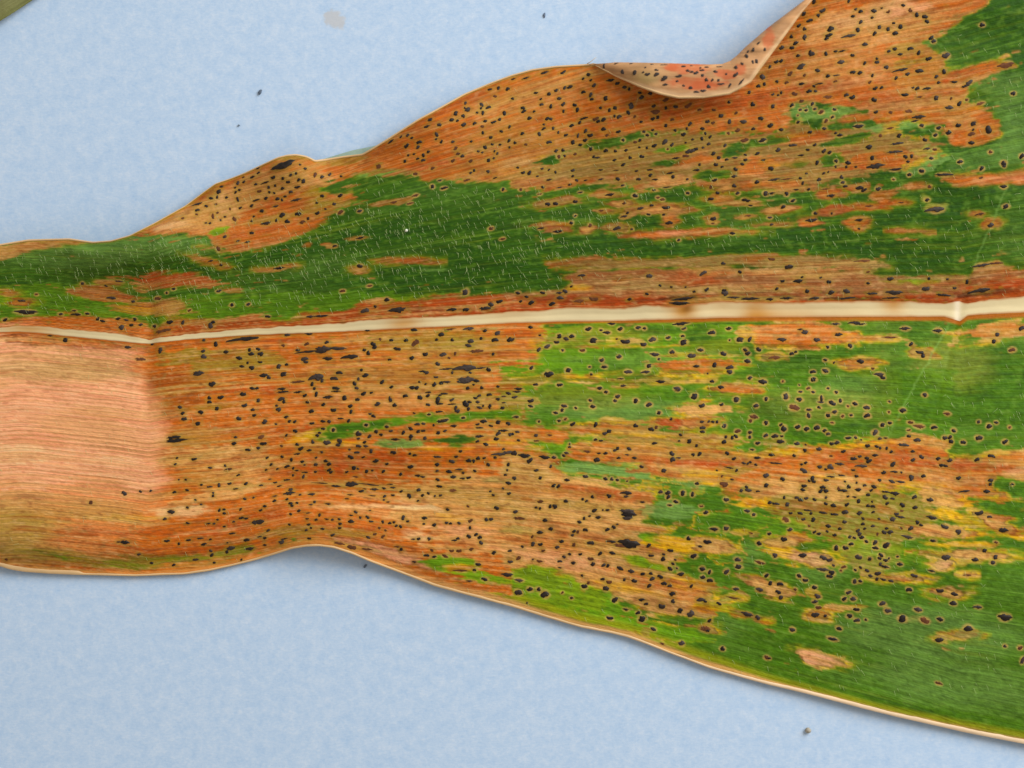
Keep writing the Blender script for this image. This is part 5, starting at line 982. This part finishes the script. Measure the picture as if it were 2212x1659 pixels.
# pair both lines at matching stations
STA = [0, .10, .24, .37, .44, .48, .52, .58, .70, .79, .87, .95, 1.0]
NU, NV = 260, 34
su = np.linspace(0, 1, NU)
Fp = np.stack([np.interp(su, np.linspace(0, 1, len(FOLD)), FOLD[:, k]) for k in (0, 1)], 1)
fe = along(FREE, 600)
fd = np.linspace(0, 1, 600)
map_u = np.interp(su, np.linspace(0, 1, len(FOLD)), [0, .10, .22, .33, .40, .44, .49, .56, .68, .78, .86, .95, 1.0])
Ep = np.stack([np.interp(map_u, fd, fe[:, k]) for k in (0, 1)], 1)
vv = np.linspace(0, 1, NV)[:, None]
FX = Fp[None, :, 0] + (Ep - Fp)[None, :, 0] * vv
FY = Fp[None, :, 1] + (Ep - Fp)[None, :, 1] * vv
open_ = np.sin(np.pi * np.clip(su, 0, 1)) ** 0.5
zf = relief(Fp[:, 0], np.maximum(Fp[:, 1] + 1, curve(TOPS, Fp[:, 0])))
FZ = zf[None, :] + open_[None, :] * (0.0024 * np.sin(np.pi * 0.62 * np.sqrt(vv)) - 0.0006 * vv) + 0.00012
FZ = np.maximum(FZ, relief(FX, FY) + 0.00012 + 0.0007 * open_[None, :])
FZ = FZ + 0.00018 * fbm(FX / 40.0, FY / 20.0, 71, 2) * open_[None, :]


def flap_colours():
    n1 = fbm(FX / 60.0, FY / 9.0 + FX / 60.0, 72, 3)
    n2 = fbm(FX / 26.0, FY / 14.0, 73, 3)
    n3 = fbm(FX / 30.0, FY / 2.5, 74, 2)
    c = lin((196, 144, 96)) * (1 + 0.34 * n1[..., None] + .2 * n3[..., None] + .15 * n2[..., None])
    for x, y, rx, ry in ((1490, 148, 46, 12), (1515, 185, 30, 12), (1570, 160, 26, 10), (1600, 150, 14, 14), (1660, 85, 12, 26), (1500, 180, 60, 14), (1450, 146, 14, 8)):
        q = ((FX - x) / rx) ** 2 + ((FY - y) / ry) ** 2 + 1.0 * n2 + .5 * n3
        a = ((1 - sstep(0.4, 1.4, q)) * 0.7)[..., None]
        c = c * (1 - a) + a * lin((206, 98, 52))
    a = (gauss((FX - 1395) / 30.0) * gauss((FY - 168) / 16.0) * .7)[..., None]
    c = c * (1 - a) + a * lin((166, 142, 84))
    e = sstep(0.78, 0.93, vv + 0.03 * n2)[..., None] * 0.8
    c = c * (1 - e) + e * lin((228, 186, 140))
    return np.clip(c, 0.01, .95)


flap_X, flap_Y, flap_Z = world_pt(FX, FY, FZ)
flap_me = grid_mesh('rolled_edge', flap_X, flap_Y, flap_Z, flap_colours())
rolled = add('rolled_edge', flap_me, tissue_material('rolled_edge_tissue', 0.62, 0.25, 0.3, 1800), leaf)
so = rolled.modifiers.new('thickness', 'SOLIDIFY')
so.thickness = 0.00016
so.offset = 0
rolled['label'] = 'rolled over tan leaf edge showing its pale underside'
# its free margin as a pale raised rim
nr = 7
et = np.linspace(0, 1, nr)[:, None]
dx, dy = (Ep - Fp).T
dl = np.hypot(dx, dy) + 1e-6
rw = np.interp(su, [0, .1, .45, .55, .9, 1], [3, 7, 7, 5.5, 5, 3])
RX = Ep[None, :, 0] + (dx / dl * rw)[None, :] * (et - 0.85)
RY = Ep[None, :, 1] + (dy / dl * rw)[None, :] * (et - 0.85)
RZ = FZ[-1][None, :] + 0.00016 * (0.3 + np.sin(np.pi * et))
x_, y_, z_ = world_pt(RX, RY, RZ)
add('margin', grid_mesh('margin', x_, y_, z_, margin_colour(RX, RY, et + 0 * RX)), rim_mat, rolled)

# small folded tuck of the upper margin: its blue green underside shows past the rim
tk = np.array([(686, 347), (700, 343), (730, 334), (760, 325), (785, 320), (800, 317), (812, 314)], float)
tb = np.stack([tk[:, 0], curve(TOPS, tk[:, 0])], 1)
tt = np.linspace(0, 1, 6)[:, None]
tp = along(tk, 60)
tq = np.stack([tp[:, 0], curve(TOPS, tp[:, 0]) + 2], 1)
TX = tq[None, :, 0] + (tp - tq)[None, :, 0] * tt
TY = tq[None, :, 1] + (tp - tq)[None, :, 1] * tt
TZ = np.maximum(relief(TX, np.maximum(TY, curve(TOPS, TX))) - 0.00012 - 0.0006 * tt, 0.0002)
x_, y_, z_ = world_pt(TX, TY, TZ)
tc_ = lin((158, 178, 160)) * np.ones(TX.shape + (3,)) * (1 + .1 * fbm(TX / 20., TY / 4., 75, 2)[..., None])
add('tucked_edge', grid_mesh('tucked_edge', x_, y_, z_, tc_), rolled.data.materials[0], leaf)


# ------------------------------------------------------------------ tar spots
def spot_shape(seed, long_):
    """a lumpy low dome, radius 1, height 1"""
    r = np.random.default_rng(seed)
    n = 14 if not long_ else 18
    a = np.arange(n) / n * 2 * np.pi
    rad = np.ones(n)
    for k in range(2, 5):
        rad += (0.26 if not long_ else 0.12) / (k - 1) * np.cos(k * a + r.random() * 6.28) * r.uniform(.4, 1.0)
    rad += r.normal(0, 0.11 if not long_ else 0.18, n)
    if long_:
        rad *= 0.86 + 0.30 * np.abs(np.cos(a)) ** 3 - 0.12 * np.abs(np.sin(2 * a))
    verts, faces = [], []
    rings = ((1.12, -0.25), (1.0, 0.25), (0.72, 0.72), (0.36, 0.98))
    for q, z in rings:
        for i in range(n):
            qq = q * rad[i] * (1 if q > .9 else 1 + r.normal(0, .05))
            verts.append((qq * math.cos(a[i]), qq * math.sin(a[i]), z + (r.normal(0, .10) if 0 < z else 0)))
    verts.append((0, 0, 0.95))
    for k in range(len(rings) - 1):
        for i in range(n):
            j = (i + 1) % n
            faces.append((k * n + i, k * n + j, (k + 1) * n + j, (k + 1) * n + i))
    c = len(verts) - 1
    k = len(rings) - 1
    for i in range(n):
        faces.append((k * n + i, k * n + (i + 1) % n, c))
    return np.array(verts), faces


spot_mats = [plain_material('tar_black', (44, 34, 28), 0.5, 0.22, 0.35, 2600, 0.6, 0.3),
             plain_material('tar_grey', (62, 50, 44), 0.55, 0.25, 0.3, 2600, 0.6, 0.25),
             plain_material('tar_brown', (104, 62, 36), 0.6, 0.15, 0.3, 2600, 0.5, 0.25)]
SHAPES = [spot_shape(100 + k, False) for k in range(14)] + [spot_shape(200 + k, True) for k in range(6)]
shape_mesh = {}


def shape_data(si, mi):
    if (si, mi) not in shape_mesh:
        me = mesh_from('tar_spot', *SHAPES[si])
        me.materials.append(spot_mats[mi])
        shape_mesh[(si, mi)] = me
    return shape_mesh[(si, mi)]


from mathutils import Matrix, Vector
spots.sort(key=lambda s: -s[2] * s[3])
N_SINGLE = 290
rest = [[], [], []]
xx = np.array([s[0] for s in spots])
yy = np.array([s[1] for s in spots])
zz = relief(xx, yy)
e = 3.0
gzx = (relief(xx + e, yy) - relief(xx - e, yy)) / (2 * e * S)
gzy = -(relief(xx, yy + e) - relief(xx, yy - e)) / (2 * e * S)
for i, (x, y, rx, ry, br, sl_) in enumerate(spots):
    long_ = rx > 1.9 * ry or rx > 11
    si = random.randrange(14) if not long_ else 14 + random.randrange(6)
    mi = 2 if br else (1 if random.random() < 0.3 else 0)
    wx, wy, wz = world_pt(x, y, zz[i])
    nrm = Vector((-gzx[i], -gzy[i], 1)).normalized()
    ang = -math.atan(sl_) + random.uniform(-.25, .25) * (0.3 if long_ else 1)
    if not long_ and random.random() < .5:
        ang += math.pi
    R = Vector((0, 0, 1)).rotation_difference(nrm).to_matrix().to_4x4() @ Matrix.Rotation(ang, 4, 'Z')
    h = S * min(rx, ry) * (0.34 if not br else 0.16)
    grow = 0.93 if long_ else 0.85
    M = Matrix.Translation((wx, wy, wz + 0.02 * h)) @ R @ Matrix.Diagonal((rx * S * grow, ry * S * grow, h, 1))
    if i < N_SINGLE:
        o = bpy.data.objects.new('tar_spot', shape_data(si, mi))
        COL.objects.link(o)
        o.parent = leaf
        o.matrix_world = M
    else:
        rest[mi].append((M, si))
allv, allf, allm, base = [], [], [], 0
for mi in range(3):
    for M, si in rest[mi]:
        v, f = SHAPES[si]
        A = np.array(M)
        allv.append(v @ A[:3, :3].T + A[:3, 3])
        allf += [tuple(base + k for k in q) for q in f]
        allm += [mi] * len(f)
        base += len(v)
if allv:
    me = bpy.data.meshes.new('small_tar_spots')
    me.from_pydata(np.concatenate(allv).tolist(), [], allf)
    for m in spot_mats:
        me.materials.append(m)
    me.polygons.foreach_set('material_index', np.array(allm, np.int32))
    me.polygons.foreach_set('use_smooth', np.ones(len(allf), bool))
    me.update()
    o = add('small_tar_spots', me, None, leaf)
    o['kind'] = 'stuff'

# spots on the rolled edge: found by their place on the sheet
fl = np.stack([FX.ravel(), FY.ravel()], 1)
fz = FZ.ravel()
fv, ff, base = [], [], 0
for s in FLAP_SPOTS:
    x, y = 1106 + s[0] * .25, 85.7 + s[1] * .25
    rx = s[2] * .25
    ry = (s[3] * .25 if len(s) > 3 else rx * .85)
    d = ((fl - (x, y)) ** 2).sum(1)
    k = d.argmin()
    if d[k] > 36:
        continue
    x, y = fl[k]
    wx, wy, wz = world_pt(x, y, fz[k] + 0.00009)
    v, f = SHAPES[random.randrange(8)]
    ang = 0.0 if x < 1560 else 0.85
    ca, sa = math.cos(ang), math.sin(ang)
    p = v * (rx * S * .8, ry * S * .8, 0.2 * min(rx, ry) * S)
    p = np.stack([p[:, 0] * ca - p[:, 1] * sa + wx, p[:, 0] * sa + p[:, 1] * ca + wy, p[:, 2] + wz], 1)
    fv.append(p)
    ff += [tuple(base + q for q in t) for t in f]
    base += len(v)
me = bpy.data.meshes.new('small_tar_spots')
me.from_pydata(np.concatenate(fv).tolist(), [], ff)
me.polygons.foreach_set('use_smooth', np.ones(len(ff), bool))
o = add('small_tar_spots', me, spot_mats[1], rolled)
o['kind'] = 'stuff'


# ------------------------------------------------------------------ leaf hairs
def make_hairs():
    r = np.random.default_rng(5)
    V, F = [], []
    b = 0
    n_try = 30000
    x = r.uniform(-60, 2240, n_try)
    y = r.uniform(60, 1500, n_try)
    dens = 0.92 * gauss((x - 620) / 560) * gauss((y - 545 + 0.06 * (x - 600)) / 95)
    dens += 0.30 * gauss((x - 1500) / 420) * gauss((y - 470) / 110)
    dens += 0.10
    keep = (r.random(n_try) < dens) & (y > curve(TOPS, x) + 6) & (y < curve(BOTS, x) - 8)
    keep &= ~((y > curve(MT, x) - 2) & (y < curve(MB, x) + 2))
    cc = sample(colours, x, y)
    keep &= (cc[:, 1] > cc[:, 0]) | (r.random(n_try) < .18)
    x, y = x[keep], y[keep]
    z = relief(x, y)
    ln = r.uniform(7, 15, len(x))
    ang = r.normal(1.15, 0.16, len(x))
    ang = np.where(r.random(len(x)) < .05, r.uniform(0, 3.14, len(x)), ang)
    wd = r.uniform(0.20, 0.36, len(x))
    for i in range(len(x)):
        ax, ay = math.cos(ang[i]), math.sin(ang[i])
        bend = r.normal(0, .12)
        pts = []
        for k, t in enumerate((0, .35, .7, 1.0)):
            q = t * ln[i]
            pts.append((x[i] + ax * q - ay * bend * q * t, y[i] + ay * q + ax * bend * q * t, z[i] + S * ln[i] * (0.32 * t + .02), wd[i] * (1 - .75 * t)))
        for (px, py, pz, w_) in pts:
            for s_, up in ((-1, 0), (1, 0), (0, 1)):
                wx, wy, wz = world_pt(px - ay * w_ * s_, py + ax * w_ * s_, pz + up * w_ * S)
                V.append((wx, wy, wz))
        for k in range(3):
            a = b + 3 * k
            for s_ in range(3):
                t_ = (s_ + 1) % 3
                F.append((a + s_, a + t_, a + 3 + t_, a + 3 + s_))
        b += 12
    me = bpy.data.meshes.new('leaf_hairs')
    me.from_pydata([tuple(map(float, v)) for v in V], [], F)
    o = add('leaf_hairs', me, plain_material('hair', (196, 208, 140), 0.4, 0.5, 0.1, 3000), leaf)
    o['kind'] = 'stuff'
    print('hairs', len(x))


make_hairs()

# a torn fibre where the roll starts
def fibre(name, pts, width, mat, parent, z0):
    V, F = [], []
    pts = np.array(pts, float)
    for k, (px, py) in enumerate(pts):
        t = k / (len(pts) - 1)
        d = pts[min(k + 1, len(pts) - 1)] - pts[max(k - 1, 0)]
        d = d / np.hypot(*d)
        w_ = width * (1 - .7 * t)
        for q in range(6):
            a = q / 6 * 2 * math.pi
            wx, wy, wz = world_pt(px - d[1] * w_ * math.cos(a), py + d[0] * w_ * math.cos(a), z0 + t * 0.0006 + w_ * S * (1 + math.sin(a)))
            V.append((float(wx), float(wy), float(wz)))
    n = len(pts)
    for k in range(n - 1):
        for q in range(6):
            r_ = (q + 1) % 6
            F.append((k * 6 + q, k * 6 + r_, k * 6 + 6 + r_, k * 6 + 6 + q))
    F.append(tuple(range(5, -1, -1)))
    F.append(tuple(range((n - 1) * 6, n * 6)))
    return add(name, mesh_from(name, V, F), mat, parent)


tan_mat = plain_material('dry_fibre', (214, 178, 120), 0.6, 0.3, 0.15)
zz0 = float(relief(1270, 142)) + 0.0003
fibre('torn_fibre', [(1268, 138), (1275, 134), (1281, 129), (1288, 124)], 0.9, tan_mat, leaf, zz0)
fibre('torn_fibre', [(1272, 139), (1281, 137), (1290, 138)], 0.8, tan_mat, leaf, zz0)

# ------------------------------------------------------------------ the edge of a second leaf in the corner
leaf2 = bpy.data.objects.new('maize_leaf', None)
leaf2.empty_display_size = 0.01
COL.objects.link(leaf2)
tag(leaf2, 'plain olive green leaf edge without spots, lying apart on the blue paper', 'leaf')
p0 = np.array([-260.0, 214.0])
p1 = np.array([330.0, -176.0])
dirv = (p1 - p0) / np.hypot(*(p1 - p0))
nv = np.array([dirv[1], -dirv[0]])          # away from the picture, up and to the left
L2 = np.hypot(*(p1 - p0))
a_ = np.linspace(0, 1, 160)[None, :]
w_ = np.linspace(0, 1, 70)[:, None]
wave = 4 * np.sin(a_ * 9.0) * (1 - w_)
AX = p0[0] + dirv[0] * a_ * L2 + nv[0] * (w_ * 420 + wave)
AY = p0[1] + dirv[1] * a_ * L2 + nv[1] * (w_ * 420 + wave)
AZ = 0.0006 + 0.0022 * sstep(0, .25, w_) - 0.0012 * gauss((w_ - .5) / .09) + 0.0003 * fbm(AX / 80., AY / 80., 81, 2)
AC = lin((128, 126, 76)) * (1 + .14 * fbm(a_ * 9 + 0 * w_, w_ * 60 + 0 * a_, 82, 3)[..., None])
br_ = (gauss((w_ + 0 * a_) / .03) * .4)[..., None]
AC = AC * (1 - br_) + br_ * lin((92, 98, 30))
x_, y_, z_ = world_pt(AX, AY, AZ)
m2 = make_blade_material('second_leaf_tissue', 0.5, 0.35, 0.5)
add('blade', grid_mesh('blade', x_, y_, z_, AC, w_ * 420 + 0 * a_, a_ * L2 + 0 * w_), m2, leaf2)
rx_, ry_ = (np.linspace(0.485, 0.515, 7)[:, None], None)
BX = p0[0] + dirv[0] * a_ * L2 + nv[0] * rx_ * 420
BY = p0[1] + dirv[1] * a_ * L2 + nv[1] * rx_ * 420
BZ = 0.0018 + 0.0004 * np.sin(np.pi * (rx_ - .485) / .03) + 0 * a_ + 0.0002
x_, y_, z_ = world_pt(BX, BY, BZ)
add('midrib', grid_mesh('midrib', x_, y_, z_, lin((206, 196, 150)) * np.ones(BX.shape + (3,))), rim_mat, leaf2)


# ------------------------------------------------------------------ specks
def crumb(name, x, y, r, z, srgb, label, category, seed, flat=0.7, stretch=1.0, rot=0.0):
    g = np.random.default_rng(seed)
    import bmesh
    bm = bmesh.new()
    bmesh.ops.create_icosphere(bm, subdivisions=2, radius=1.0)
    for v in bm.verts:
        k = 1 + 0.22 * math.sin(3.1 * v.co.x + seed) * math.cos(2.3 * v.co.y - seed) + g.normal(0, .07)
        v.co = Vector((v.co.x * k * stretch, v.co.y * k, v.co.z * k * flat))
    bmesh.ops.rotate(bm, verts=bm.verts, cent=(0, 0, 0), matrix=Matrix.Rotation(rot, 3, 'Z'))
    lo = min(v.co.z for v in bm.verts)
    for v in bm.verts:
        v.co = Vector((v.co.x, v.co.y, v.co.z - lo)) * (r * S)
    me = bpy.data.meshes.new(name)
    bm.to_mesh(me)
    bm.free()
    me.polygons.foreach_set('use_smooth', np.ones(len(me.polygons), bool))
    wx, wy, wz = world_pt(x, y, z)
    o = add(name, me, plain_material(name + '_surface', srgb, 0.6, 0.35, 0.25, 4000, 0.3), None, (float(wx), float(wy), float(wz)))
    tag(o, label, category)
    return o


PZ0 = -0.00022
crumb('grit_crumb', 1745, 1577, 6.5, PZ0, (172, 162, 144), 'grey brown grit crumb on the paper below the leaf', 'crumb', 3)
crumb('dust_fleck', 562, 199, 3.6, PZ0, (92, 104, 120), 'dark slanting dust fleck on the blue paper above the leaf', 'fleck', 4, .5, 1.9, 1.0)
crumb('dust_fleck', 516, 271, 2.0, PZ0, (120, 132, 146), 'tiny grey dust fleck on the paper near the leaf fold', 'fleck', 5, .5, 1.4, .4)
crumb('dust_fleck', 789, 1223, 2.6, PZ0, (96, 106, 120), 'tiny dark fleck on the paper close under the wavy leaf margin', 'fleck', 6, .5, 1.7, .9)
crumb('dust_fleck', 1176, 33, 2.4, PZ0, (92, 104, 124), 'small dark upright dust fleck on the paper above the rolled edge', 'fleck', 8, .5, 2.4, 1.5)
crumb('pale_grain', 878, 498, 3.6, float(relief(878, 498)) - 0.00003, (236, 236, 214), 'tiny whitish grain resting on the dark green leaf tissue', 'grain', 7, .8)
